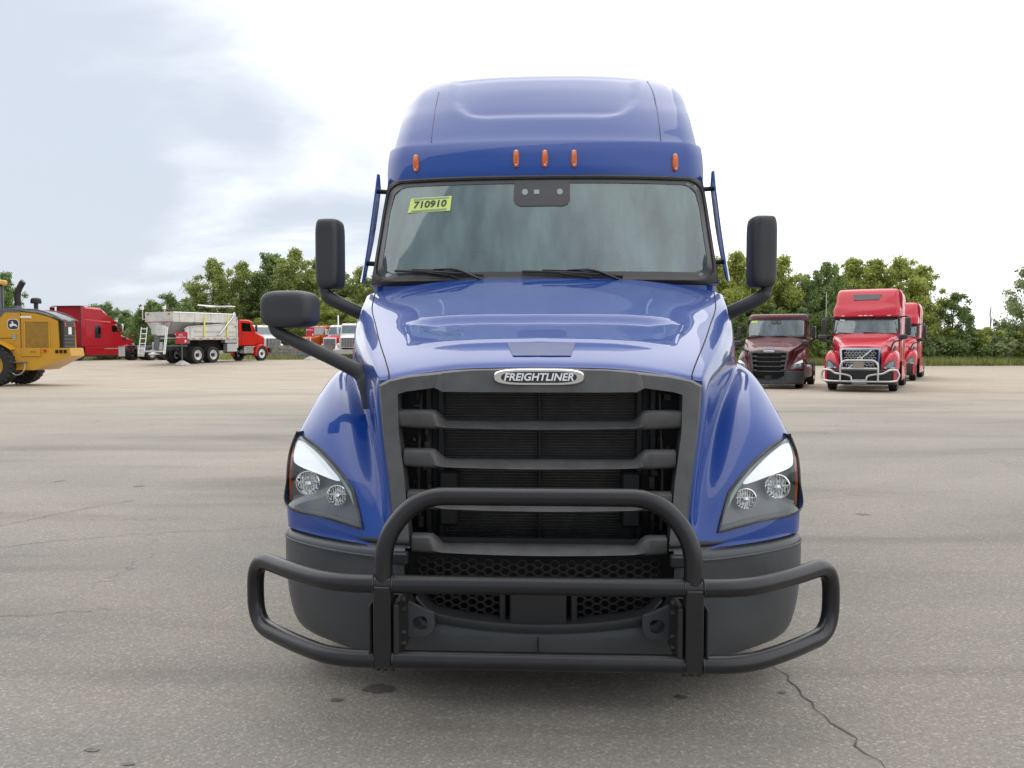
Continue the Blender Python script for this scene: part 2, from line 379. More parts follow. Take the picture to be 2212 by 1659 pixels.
def build_ground():
    xs = np.concatenate([np.linspace(-400, -60, 12), np.linspace(-54, 60, 96), np.linspace(70, 400, 12)])
    ys = np.concatenate([np.linspace(-300, -20, 8), np.linspace(-10, 30, 21), np.linspace(31, 80, 50)])
    G = [[(x, y, gz(x, y)) for y in ys] for x in xs]
    tag(MB().grid(G).build('yard', M['yard'], smooth=60, fix=False), kind='structure')
    ts = np.concatenate([np.linspace(0, 60, 31), np.linspace(70, 240, 18), np.linspace(280, 1500, 10)])
    G = []
    for x in xs:
        row = []
        for t in ts:
            y = yedge(x)+t
            h = .03 + .16*sstep(0, 3, t) + 5.2*sstep(30, 150, t)*sstep(5, 60, x) + .12*math.sin(x*.4+t*.3)*sstep(0, 10, t)
            row.append((x, y, gz(x, y)+h))
        G.append(row)
    tag(MB().grid(G).build('field', M['field'], smooth=60, fix=False), kind='structure')
build_ground()
def ground_pt(px, py):
    """where the photograph's pixel meets the flat yard"""
    a = (px-CX)/F; bb = -(py-CY)/F; c, s = math.cos(PITCH), math.sin(PITCH)
    d = Vector((a, c+bb*s, -s+bb*c)); t = -EYE/d.z; return Vector((0, 0, EYE))+d*t
def crack(pts, w, label_=None):
    """an open crack in the asphalt: a ragged strip just above the surface"""
    r2 = random.Random(len(pts)*13+int(w*1e4)); P = []
    for i in range(len(pts)-1):
        a, b_ = Vector(pts[i]), Vector(pts[i+1]); n = max(2, int((b_-a).length/.05)); d = (b_-a).normalized(); q = Vector((-d.y, d.x, 0))
        for k in range(n): P.append(a+(b_-a)*(k/n)+q*r2.gauss(0, .013))
    L_, Rr = [], []
    for i, p in enumerate(P):
        d = (P[min(i+1, len(P)-1)]-P[max(0, i-1)]).normalized(); q = Vector((-d.y, d.x, 0)); ww = w*(.35+1.1*r2.random())
        L_.append((p.x+q.x*ww, p.y+q.y*ww, .004)); Rr.append((p.x-q.x*ww, p.y-q.y*ww, .004))
    return MB().grid([L_, Rr])
plain('crack_dark', (.10, .085, .068), .9, var=.5, vscale=20)
yard = bpy.data.objects['yard']
crk = [ground_pt(*p) for p in ((1672, 1440), (1730, 1493), (1762, 1532), (1800, 1562), (1838, 1596), (1868, 1628), (1915, 1665), (1960, 1710))]
crack(crk, .0040).build('crack', M['crack_dark'], yard, fix=False)
crack([ground_pt(*p) for p in ((-30, 1335), (60, 1330), (150, 1322), (260, 1316))], .0024).build('crack', M['crack_dark'], yard, fix=False)
crack([ground_pt(*p) for p in ((-30, 1190), (60, 1175), (190, 1163), (360, 1150), (540, 1143), (600, 1135))], .0028).build('crack', M['crack_dark'], yard, fix=False)
crack([ground_pt(*p) for p in ((-20, 1140), (90, 1118), (180, 1100), (300, 1080))], .0034).build('crack', M['crack_dark'], yard, fix=False)
def blot(px, py, rx, ry, seed):
    r2 = random.Random(seed); c = ground_pt(px, py); ring = []
    for k in range(18):
        a = k/18*2*math.pi; s = 1+.28*r2.uniform(-1, 1); ring.append((c.x+math.cos(a)*rx*s, c.y+math.sin(a)*ry*s, .0035))
    m = MB(); m.add(ring, [tuple(range(18))]); return m.build('oil_stain', M['stain'], yard, fix=False)
plain('stain', (.105, .096, .085), .6, var=.35, vscale=30)
for k, a in enumerate(((818, 1488, .065, .05), (727, 1513, .028, .016), (197, 1621, .028, .014), (278, 1651, .026, .012), (1470, 1506, .03, .02), (1690, 1497, .016, .012))): blot(*a, k)
# ---------------------------------------------------------------- conventional highway truck (the blue one and its maroon day-cab sister)
HX0, HD0, HYAW = .112, 3.52, R(2.7)
def Q(px, py, y):
    """pixel of the photograph (2212 wide) + depth behind the bumper -> point in the blue truck's own frame"""
    a = (px-CX)/F; bb = -(py-CY)/F; c, s = math.cos(PITCH), math.sin(PITCH); d = (a, c+bb*s, -s+bb*c)
    sn, cs = math.sin(HYAW), math.cos(HYAW); t = (y+HX0*sn+HD0*cs)/(d[0]*sn+d[1]*cs); p = (t*d[0]-HX0, t*d[1]-HD0)
    return (p[0]*cs-p[1]*sn, y, EYE+t*d[2])
def pix(p):
    sn, cs = math.sin(HYAW), math.cos(HYAW); x = p[0]*cs+p[1]*sn+HX0; y = -p[0]*sn+p[1]*cs+HD0; z = p[2]-EYE
    c, s = math.cos(PITCH), math.sin(PITCH); dep = y*c-z*s; up = y*s+z*c
    return (CX+F*x/dep, CY-F*up/dep)
ORG = Vector(Q(1106, 829.5, 0)); ORG2 = Vector(Q(1106, 829.5, 1)); 
def eye_local():
    sn, cs = math.sin(HYAW), math.cos(HYAW); return Vector((-HX0*cs+HD0*sn, -HX0*sn-HD0*cs, EYE))
EYEL = eye_local()
def cast(bvh, px, py, back=0.0):
    d = (Vector(Q(px, py, 1.0))-EYEL).normalized(); h = bvh.ray_cast(EYEL, d)
    if h[0] is None: return None
    return h[0]+d*back
def inpoly(p, poly):
    c = False; j = len(poly)-1
    for i in range(len(poly)):
        if (poly[i][1] > p[1]) != (poly[j][1] > p[1]) and p[0] < (poly[j][0]-poly[i][0])*(p[1]-poly[i][1])/(poly[j][1]-poly[i][1])+poly[i][0]: c = not c
        j = i
    return c
HOOD = [  # columns from the centre line out over the shoulder, the valley and the fender to the wheel arch; rows from the front edge back
 [(0,.215,1.485),(0,.27,1.518),(0,.45,1.583),(0,.75,1.675),(0,1.1,1.78),(0,1.45,1.898),(0,1.86,2.018)],
 [(.38,.222,1.474),(.38,.275,1.506),(.40,.45,1.568),(.44,.75,1.66),(.48,1.1,1.765),(.53,1.45,1.882),(.58,1.87,2.005)],
 [(.69,.25,1.428),(.698,.295,1.455),(.745,.45,1.512),(.835,.75,1.602),(.93,1.1,1.702),(1.025,1.45,1.808),(1.105,1.92,1.935)],
 [(.738,.262,1.400),(.758,.30,1.418),(.812,.45,1.470),(.920,.75,1.552),(1.022,1.1,1.640),(1.108,1.45,1.745),(1.168,1.95,1.865)],
 [(.716,.225,1.22),(.745,.245,1.215),(.805,.42,1.30),(.935,.75,1.44),(1.055,1.1,1.545),(1.13,1.45,1.65),(1.185,1.95,1.75)],
 [(.676,.155,.98),(.705,.172,.985),(.765,.36,1.09),(.912,.72,1.31),(1.055,1.1,1.45),(1.14,1.45,1.56),(1.19,1.95,1.65)],
 [(.640,.085,.69),(.672,.095,.73),(.742,.285,.94),(.888,.665,1.235),(1.045,1.06,1.395),(1.148,1.45,1.48),(1.193,1.95,1.54)],
 [(.80,.12,.70),(.80,.138,.77),(.862,.262,.97),(.965,.605,1.258),(1.085,1.0,1.410),(1.158,1.40,1.475),(1.187,1.84,1.48)],
 [(.995,.232,.70),(.998,.245,.79),(1.022,.36,1.04),(1.062,.585,1.235),(1.138,.97,1.392),(1.185,1.35,1.455),(1.196,1.84,1.43)],
 [(1.165,.372,.70),(1.163,.382,.80),(1.158,.44,1.035),(1.162,.59,1.175),(1.195,.95,1.338),(1.218,1.30,1.395),(1.212,1.84,1.36)],
 [(1.247,.50,.695),(1.251,.50,.80),(1.256,.53,.99),(1.246,.62,1.10),(1.236,.95,1.25),(1.242,1.25,1.29),(1.232,1.84,1.24)],
 [(1.256,.68,.695),(1.257,.68,.77),(1.258,.70,.88),(1.254,.78,1.0),(1.245,1.0,1.12),(1.246,1.27,1.16),(1.243,1.84,1.0)],
 [(1.20,.70,.695),(1.20,.70,.77),(1.20,.72,.87),(1.20,.80,.985),(1.20,1.01,1.10),(1.20,1.27,1.14),(1.20,1.84,.98)]]
LAMP_A = [(1707,938,.535),(1660,968,.452),(1618,1008,.372),(1585,1048,.292),(1572,1070,.25),(1552,1148,.175)]
LAMP_B = [(1707,938,.535),(1723,985,.545),(1728,1040,.545),(1727,1102,.515),(1642,1124,.300),(1552,1148,.175)]
def hood_shape():
    G = cat2(HOOD, 8, 18)
    for i in range(G.shape[0]):
        for j in range(G.shape[1]):
            x, y, z = G[i, j]
            if i > 8*3: continue
            lim = .60+.10*(y-.58)
            w = 1-sstep(lim-.035, lim+.03, abs(x))
            front = .585+.02*(x/.6)**2
            back = .90+.05*(abs(x)/.6)**2
            shelf = sstep(front-.012, front+.045, y)*(1-sstep(back, back+.07, y))
            rim = sstep(front-.09, front-.012, y)*(1-sstep(front-.012, front+.045, y))
            bul = sstep(back, back+.085, y)*(1-.75*sstep(1.1, 1.8, y))
            wb = 1-sstep(.60+.30*(y-.9), .70+.32*(y-.9), abs(x))
            G[i, j, 2] += -.019*shelf*w + .004*rim*w + .013*bul*wb
    return G
LAMP3 = {}
def smooth_grid(G, i0, i1, it):
    for _ in range(it):
        H_ = G.copy(); H_[i0:i1, 1:-1] = G[i0:i1, 1:-1]*.5+.125*(G[i0-1:i1-1, 1:-1]+G[i0+1:i1+1, 1:-1]+G[i0:i1, :-2]+G[i0:i1, 2:]); G = H_
    return G
def build_hood(t, mat, fine=True):
    G = smooth_grid(hood_shape(), 30, 74, 45); poly = [p[:2] for p in LAMP_A]+[p[:2] for p in LAMP_B[1:-1]][::-1]
    cx = sum(p[0] for p in poly)/len(poly); cy = sum(p[1] for p in poly)/len(poly)
    m = MB().grid(G)
    keep = []; cutv = set(); keptv = set()
    for q in m.f:
        c = np.mean([m.v[i] for i in q], axis=0)
        if c[1] < .62 and c[2] < 1.25 and inpoly(pix(c), poly): cutv.update(q); continue
        keep.append(q); keptv.update(q)
    full = MB(); full.v = list(m.v); full.f = list(m.f); full.mirror(); bvh = BVHTree.FromPolygons([Vector(p) for p in full.v], [tuple(q) for q in full.f])
    def on_hood(curve, n):
        out = []
        for px, py, y in cat1(curve, n):
            h = cast(bvh, px, py); out.append(h if h is not None and abs(h.y-y) < .10 else Vector(Q(px, py, y)))
        return np.array([tuple(p) for p in out])
    LAMP3['A'], LAMP3['B'] = on_hood(LAMP_A, 6), on_hood(LAMP_B, 6)
    rim = np.concatenate([on_hood(LAMP_A, 24), on_hood(LAMP_B, 24)])
    for i in cutv & keptv:                                   # the opening follows the lamp outline
        p = np.array(m.v[i]); k = int(np.argmin(((rim-p)**2).sum(1))); m.v[i] = tuple(rim[k])
    m.f = keep; m.mirror()
    hood = m.build('hood', mat, t, smooth=40)
    # panel joints of the hood
    for sx in (-1, 1): MB().tube([(G[16, k]+np.array((0, -.001, .0012)))*np.array((sx, 1, 1)) for k in range(0, G.shape[1])], .0032, 6).build('hood_joint', M['deep_black'], hood, smooth=60)
    pts = [(1095, 740), (1243, 740), (1233, 768), (1108, 768)]; ring = []
    for k in range(4):
        a, b_ = pts[k], pts[(k+1) % 4]
        for q in range(4): ring.append(cast(bvh, a[0]+(b_[0]-a[0])*q/4, a[1]+(b_[1]-a[1])*q/4, -.012))
    MB().sheet(ring, (0, .02, -.012)).build('hood_sensor_cover', M['hood_patch'], hood)
    return hood, bvh, G
def headlight(t, side):
    nA = 30; A = LAMP3['A']; B = LAMP3['B']
    L_ = np.array([[A[k]*(1-s)+B[k]*s for s in np.linspace(0, 1, 13)] for k in range(len(A))])
    for k in range(L_.shape[0]):
        for j in range(13):
            s = j/12; u = k/(L_.shape[0]-1); bul = .030*math.sin(math.pi*s)*math.sin(math.pi*min(1, u*1.1+.02)) + .004
            L_[k, j] += np.array((.45*(bul-.004)-.002, -bul, .10*bul))
    lens = MB().grid(L_); bvh = BVHTree.FromPolygons([Vector(p) for p in lens.v], [tuple(q) for q in lens.f])
    def put(m): return m if side > 0 else m.flipx()
    o = bpy.data.objects.new('headlight', None)
    back = L_.copy(); back[:, :, 1] += .075; back[:, :, 0] -= .02
    bk = MB().grid(back)
    rim = list(L_[:, 0])+list(L_[::-1, -1])[1:-1]; rim = [np.array(p) for p in rim]
    rb = [p+np.array((-.02, .085, 0)) for p in rim]; bk.grid([rim+[rim[0]], rb+[rb[0]]])
    h = put(bk).build('headlight', M['lamp_bezel'], t, smooth=40)
    put(MB().tube([p+np.array((0, -.004, 0)) for p in rim], .0045, 6, closed=True)).build('lamp_seal', M['gasket'], h, smooth=60)
    put(MB().tube([p*.992+np.array((.007, -.007, .006)) for p in rim], .005, 6, closed=True)).build('lamp_trim', M['dirty_metal'], h, smooth=60)
    def pad(pts, back_, th, name, mat):
        ring = [cast(bvh, px, py, back_) for px, py in pts]; ring = [p for p in ring if p is not None]
        return put(MB().sheet(ring, (0, th, 0))).build(name, mat, h)
    def dense(pts, n=5): return [tuple(p) for p in cat1([(a, b_, 0) for a, b_ in pts]+[(pts[0][0], pts[0][1], 0)], n)[:-1, :2]]
    drl = [(1703, 955), (1710, 972), (1713, 994), (1706, 1010), (1660, 1029), (1606, 1046), (1628, 1016), (1661, 983), (1686, 963)]
    pad([(1700, 946), (1660, 974), (1620, 1012), (1590, 1050), (1578, 1072), (1572, 1100), (1582, 1078), (1596, 1054), (1626, 1013), (1662, 980), (1690, 960), (1706, 955)], .006, .004, 'lamp_edge', M['curtain'])
    pad(dense(drl, 4), .010, .01, 'daytime_lamp', M['lamp_lit'])
    pad([(1714, 962), (1720, 985), (1724, 1020), (1723, 1060), (1721, 1090), (1717, 1090), (1718, 1050), (1718, 1015), (1714, 985)], .012, .006, 'turn_signal', M['amber'])
    for (px, py, r) in ((1676, 1049, 27), (1608, 1075, 23)):
        c = cast(bvh, px, py, .055); rr = r/F*(c.y+3.5); prof = [(-.030, rr), (-.032, rr*.93), (-.012, rr*.84), (.012, rr*.62), (.028, rr*.32), (.033, 0.0)]
        b_ = put(MB().lathe(prof, tuple(c), 'y', 24)).build('lamp_bowl', M['reflector'], h, smooth=30)
        m2 = MB()
        for k in range(-4, 5):
            x = k/4.5*rr; hh = math.sqrt(max(0, rr*rr-x*x))*.85; m2.box((c.x+x, c.y-.006, c.z), (.004, .012, hh*2), 0)
        m2.box((c.x, c.y-.020, c.z+rr*.1), (rr*1.9, .008, .006), 0)
        m2.lathe([(-.028, rr*.26), (-.030, rr*.2), (-.034, 0)], (c.x, c.y, c.z-rr*.1), 'y', 12)
        put(m2).build('lamp_ribs', M['chrome'], b_)
    put(lens).build('lamp_lens', M['lamp_glass'], h, smooth=40)
    return h
def yg(z, x): return .07+(z-.69)*.19+.035*(x/.7)**2          # leaning, bowed face of the grille
def build_grille(t):
    # surround: top arch, two side posts with a step down to the opening
    oute = [(0, 1.484), (.38, 1.472), (.60, 1.446), (.69, 1.426), (.732, 1.402), (.712, 1.22), (.674, .98), (.640, .69)]
    inn = [(0, 1.372), (.44, 1.372), (.468, 1.392), (.60, 1.374), (.640, 1.362), (.632, 1.20), (.598, .98), (.566, .69)]
    m = MB()
    o_ = [(x, yg(z, x)-.012, z) for x, z in oute]; mid = []; i_ = []; bk = []
    for (x0, z0), (x1, z1) in zip(oute, inn):
        mid.append(((x0*.86+x1*.14), yg(z0*.86+z1*.14, x0)-.028, z0*.86+z1*.14)); i_.append((x1, yg(z1, x1)-.024, z1)); bk.append((x1+.004, yg(z1, x1)+.10, z1+.004))
    ob = [(x, yg(z, x)+.06, z) for x, z in oute]
    G = np.array([ob, o_, mid, i_, bk]); G = cat1(G.swapaxes(0, 1), 1).swapaxes(0, 1)
    m.grid(G).mirror(); fr = m.build('grille_surround', M['grille_grey'], t, smooth=35)
    # raised brow behind the badge
    b_ = MB(); P = [[(0, 1.475), (.30, 1.470), (.43, 1.458), (.455, 1.448)], [(0, 1.374), (.30, 1.374), (.43, 1.376), (.47, 1.392)]]
    G = [[(x, yg(z, x)-.052+.02*(k == 3), z) for k, (x, z) in enumerate(r_)] for r_ in P]
    G = [[(x, y+.03, z+.006) for x, y, z in G[0]]]+G+[[(x, y+.08, z-.002) for x, y, z in G[1]]]
    b_.grid(G).mirror().build('grille_brow', M['grille_grey'], fr, smooth=35)
    # slats: deep shoulders at both ends, thin blade between them
    for (zc, half, zt) in ((1.242, .640, .0), (1.068, .606, .0), (.886, .585, 0), (.698, .560, .0)):
        xs = sorted(set([0, .12, .24, .34, .40, .425, .44, .455, .47, .49, .52, half*.93, half])); G = []
        for x in xs:
            k = sstep(.42, .478, x); top = zc+(.000+.050*k); bot = zc-.046+.014*(x/half)**2
            y0 = yg(zc, x)-.012
            pr = [(.09, top-.012), (.05, top), (.018, top-.004), (.003, top-(top-bot)*.16), (0, bot+(top-bot)*.22), (.012, bot+.004), (.04, bot), (.09, bot+.006)]
            G.append([(x, y0+a+(.045*(1-k) if i < 4 else .012*(1-k)), z) for i, (a, z) in enumerate(pr)])
        G = np.array(G); m = MB().grid(G).mirror(); m.build('grille_slat', M['grille_grey'], t, smooth=50)
    # cooler behind the slats
    rad = MB().box((0, .47, 1.04), (1.34, .06, .86)).build('radiator', M['radiator'], t)
    f = MB()
    for k in range(58): f.box((0, .432, .64+k*.0132), (.92, .012, .0022))
    tag(f.build('cooling_fins', M['fin_metal'], rad), kind='stuff')
    f = MB()
    for x, w_ in ((-.53, .028), (-.47, .028), (.47, .028), (.535, .028), (0, .014)): MB().box((x, .42, 1.03), (w_, .04, .80), .004).build('radiator_post', M['black_plastic'], rad)
    f = MB()
    r2 = random.Random(5)
    for sx in (-1, 1):
        for k in range(16): f.box((sx*r2.uniform(.52, .60), .36+r2.random()*.05, .74+k*.04), (r2.uniform(.012, .035), .02, r2.uniform(.01, .06)), .002)
        f.tube([(sx*.57, .37, .72), (sx*.575, .36, 1.0), (sx*.56, .37, 1.36)], .008, 6)
    tag(f.build('cooler_fittings', M['dirty_metal'], rad), kind='stuff')
    # badge
    def stadium(w, h, n=14):
        out = []
        for k in range(4*n):
            a = 2*math.pi*k/(4*n); ca, sa = math.cos(a), math.sin(a); out.append((math.copysign(abs(ca)**.45, ca)*w/2, math.copysign(abs(sa)**.8, sa)*h/2))
        return out
    c = Q(1167.5, 815, .145); y0 = yg(c[2], 0)-.058
    bm = MB(); bm.sheet([(x, y0-.012, c[2]+z) for x, z in stadium(.395, .066)], (0, .004, 0)); bm.grid([[(x, y0-.012, c[2]+z) for x, z in stadium(.395, .066)+stadium(.395, .066)[:1]], [(x, y0, c[2]+z) for x, z in stadium(.412, .078)+stadium(.412, .078)[:1]], [(x, y0+.03, c[2]+z) for x, z in stadium(.412, .078)+stadium(.412, .078)[:1]]])
    bd = bm.build('badge', M['chrome'], t, smooth=50)
    bm = MB().sheet([(x, y0-.0155, c[2]+z) for x, z in stadium(.335, .050)], (0, .006, 0)); bm.build('badge_field', M['ink'], bd)
    tm = text_mb('FREIGHTLINER', .0455, .006, shear=.22, bold=.0012, space=1.02); xs = [p[0] for p in tm.v]; s = .308/(max(xs)-min(xs))
    tm.v = [((x-(max(xs)+min(xs))/2)*s, y+y0-.0175, z+c[2]) for x, y, z in tm.v]; tm.build('badge_lettering', M['lamp_white'], bd, fix=False)
def build_bumper(t, guard):
    top = [(.585, .045, .70), (.66, .058, .70), (.80, .102, .70), (.995, .212, .70), (1.165, .352, .70), (1.243, .475, .70), (1.258, .62, .70), (1.254, .74, .70)]
    rows = [(.965, .02, .705), (.975, .018, .690), (1.0, .0, .672), (1.006, -.004, .60), (1.002, -.002, .46), (.992, .004, .34), (.970, .018, .235), (.93, .05, .185), (.86, .10, .178)]
    def R_(zz): return [[(x*s if x > .9 else x*(1-(1-s)*max(0, (x-.58)/.32)), y+dy, z) for (x, y, _) in top] for (s, dy, z) in rows]
    G = cat2(np.array(R_(0)), 3, 4)
    for sd in (1, -1):
        m = MB().grid(G); 
        if sd < 0: m.flipx()
        c = m.build('bumper_corner', M['bumper_grey'], t, smooth=40)
        # step line pressed into the face, and the dark joint under the painted fender
        j = MB().tube(cat1([(x*sd*1.004, y-.012, .655+.0*y) for x, y, z in top[1:]], 4), .0055, 6); j.build('bumper_crease', M['bumper_grey'], c, smooth=60)
        j = MB().tube(cat1([(x*sd*.968, y+.028, .715) for x, y, z in top[:-1]], 4), .016, 6); j.build('joint_seal', M['black_plastic'], c, smooth=60)
    # lower centre panel with its dipped upper edge
    xs = np.linspace(-.585, .585, 29); G = []
    for x in xs:
        ztop = .405-.055*(1-(x/.585)**2)**.8+.085*sstep(.50, .585, abs(x)); y = .035-.03*(1-(x/.585)**2)
        G.append([(x, y+.09, ztop+.004), (x, y+.012, ztop+.002), (x, y, ztop-.012), (x, y-.002, .28), (x, y+.01, .20), (x, y+.05, .175)])
    cp = MB().grid(G).build('bumper_centre', M['bumper_grey'], t, smooth=40)
    MB().box((0, -.0005, .262), (.004, .012, .13)).build('panel_joint', M['deep_black'], cp)
    G = []
    for x in np.linspace(-.53, .53, 25):
        ztop = .435-.06*(1-(x/.53)**2)**.8+.05*sstep(.46, .53, abs(x)); y = .02-.03*(1-(x/.53)**2)
        G.append([(x, y+.10, ztop+.012), (x, y-.002, ztop+.010), (x, y-.008, ztop), (x, y-.004, ztop-.028), (x, y+.05, ztop-.03)])
    MB().grid(G).build('bumper_lip', M['black_plastic'], t, smooth=45)
    # honeycomb intake screens
    hc = MB(); hx, hz = .0365, .0175
    for r_ in range(0, 20):
        for k in range(-16, 17):
            x = k*hx; z = .345+r_*2*hz+(hz if k % 2 else 0)
            if abs(x) > .515 or z > .636: continue
            if abs(x) < .17 and z < .54: continue
            if z < .435-.06*(1-(x/.53)**2)**.8+.05*sstep(.44, .53, abs(x)): continue
            y = .075+.03*(x/.5)**2
            P = [(x-.0095, y, z+.0172), (x+.0095, y, z+.0172), (x+.0238, y, z), (x+.0095, y, z-.0172), (x-.0095, y, z-.0172), (x-.0238, y, z)]
            I = [(x+(p[0]-x)*.84, y, z+(p[2]-z)*.84) for p in P]; J = [(a, y+.016, c) for a, _, c in I]
            hc.grid([P+[P[0]], I+[I[0]], J+[J[0]]])
    tag(hc.build('intake_screen', M['black_plastic'], t, fix=False), kind='stuff')
    MB().box((0, .16, .52), (1.16, .02, .40)).build('intake_back', M['deep_black'], t)
    MB().box((0, .05, .445), (.245, .10, .15), .012).build('radar_cover', M['black_plastic'], t)
    for sx in (-1, 1):
        MB().box((sx*.155, .06, .44), (.028, .04, .13), .004).build('radar_bracket', M['black_plastic'], t)
        # tow hook: plate with an eye
        c = (sx*.497, .345+.12) if False else (sx*.50, .405)
        out = [(-.055, .035), (-.02, .045), (.09, .085), (.09, -.055), (.02, -.065), (-.03, -.06), (-.058, -.02)]
        hole = [(-.028, .006), (-.014, .02), (.016, .02), (.034, .002), (.03, -.024), (.0, -.036), (-.024, -.028)]
        oo = [(c[0]+sx*x, c[1]+z) for x, z in cat1([(a, b_) for a, b_ in out]+[out[0]], 3)[:-1]]
        hh = [(c[0]+sx*x, c[1]+z) for x, z in cat1([(a, b_) for a, b_ in hole]+[hole[0]], 3)[:-1]]
        m = MB(); y0 = -.05
        F0 = [(x, y0, z) for x, z in oo]; H0 = [(x, y0, z) for x, z in hh]; F1 = [(x, y0+.028, z) for x, z in oo]; H1 = [(x, y0+.028, z) for x, z in hh]
        m.grid([H1+[H1[0]], H0+[H0[0]], F0+[F0[0]], F1+[F1[0]], H1+[H1[0]]]); m.build('tow_hook', M['bumper_grey'], t, smooth=30)
        MB().box((sx*.60, .02, .66), (.07, .05, .05), .006).build('bumper_bracket', M['black_plastic'], t)
def build_guard(root):
    r = .037; z1, z0 = .624, .318; xu = .617; yf = -.255
    g = MB().tube([(-xu, yf, z1), (0, yf, z1), (xu, yf, z1)], r, 16); g.build('upper_rail', M['guard_black'], root, smooth=50)
    g = MB().tube([(-xu, yf, z0), (0, yf, z0), (xu, yf, z0)], r, 16); g.build('lower_rail', M['guard_black'], root, smooth=50)
    hoop = fillet([(-xu, yf, z1-.04), (-xu, yf+.01, .815), (-.475, yf+.05, .972), (.475, yf+.05, .972), (xu, yf+.01, .815), (xu, yf, z1-.04)], .11, 8)
    MB().tube(hoop, r, 16).build('centre_hoop', M['guard_black'], root, smooth=50)
    for sx in (-1, 1):
        for wz in (z1, z0):
            for wx in (-.038, .038): MB().tube([(sx*xu+wx, yf+math.cos(a)*.037, wz+math.sin(a)*.037) for a in np.linspace(0, 2*math.pi, 17)[:-1]], .0045, 5, closed=True).build('weld_bead', M['guard_black'], root, smooth=60)
        pl = [(xu-.02, yf, z1), (.82, yf+.005, z1), (1.02, yf+.15, z1), (1.285, .145, z1), (1.285, .145, z0), (1.02, yf+.15, z0), (.82, yf+.005, z0), (xu-.02, yf, z0)]
        MB().tube([(sx*p.x, p.y, p.z) for p in fillet(pl, [0, .14, .14, .13, .13, .14, .14, 0], 8)], r, 16).build('wing_loop', M['guard_black'], root, smooth=50)
        p = MB().box((sx*xu, yf-.032, .46), (.070, .016, .325), .005).box((sx*xu+sx*.027, yf+.0, .468), (.014, .06, .30), .003).box((sx*xu-sx*.027, yf+.0, .468), (.014, .06, .30), .003)
        p.build('mounting_plate', M['guard_black'], root)
        b = MB().box((sx*(xu-.052), -.13, .43), (.024, .30, .235), .006); b.box((sx*(xu+.052), -.13, .42), (.014, .30, .245), .006); b.box((sx*xu, .0, .42), (.12, .06, .20), .006)
        bk = b.build('mounting_bracket', M['black_plastic'], root)
        bo = MB()
        for z in (.36, .405, .50, .54): bo.lathe([(0, 0), (0, .012), (.014*-sx, .012), (.016*-sx, 0)], (sx*(xu-.064), -.19, z), 'x', 6)
        bo.build('bolt', M['dirty_metal'], bk)
        bo = MB()
        for dx in (-.028, .0, .03): bo.lathe([(z0-r-.018, 0), (z0-r-.018, .010), (z0-r+.01, .010)], (sx*xu+dx, yf+.02, 0), 'z', 6)
        bo.build('mounting_bolt', M['black_plastic'], bk)
def cab_plan(yc, w, nback=3.7, bow=.15, n=44):
    """half outline of the cab at one height, from the centre of the windscreen round to the rear"""
    out = []
    for k in range(n+1):
        s = k/n; a = s*math.pi/2; x = w*math.sin(a)**.80 if a > 0 else 0; q = (x/w)
        out.append((x, yc+bow*q**2.6+.07*max(0, (q-.88)/.12)**2*1.0))
    y1 = out[-1][1]
    for k in range(1, 6): out.append((w+.012*k/5, y1+(nback-y1)*k/5))
    return out
WS = [(2.00, 1.88, 1.172), (2.18, 1.972, 1.163), (2.36, 2.066, 1.153), (2.55, 2.165, 1.143), (2.755, 2.275, 1.130)]   # height, depth, half width
def ws_pt(s, tt, off=0.0):
    z = 2.00+.755*tt; yc = interp(z, [a[0] for a in WS], [a[1] for a in WS]); w = interp(z, [a[0] for a in WS], [a[2] for a in WS])
    x = s*w; q = abs(s); return (x, yc+.15*q**2.6+.07*max(0, (q-.88)/.12)**2-off, z+off*.5)
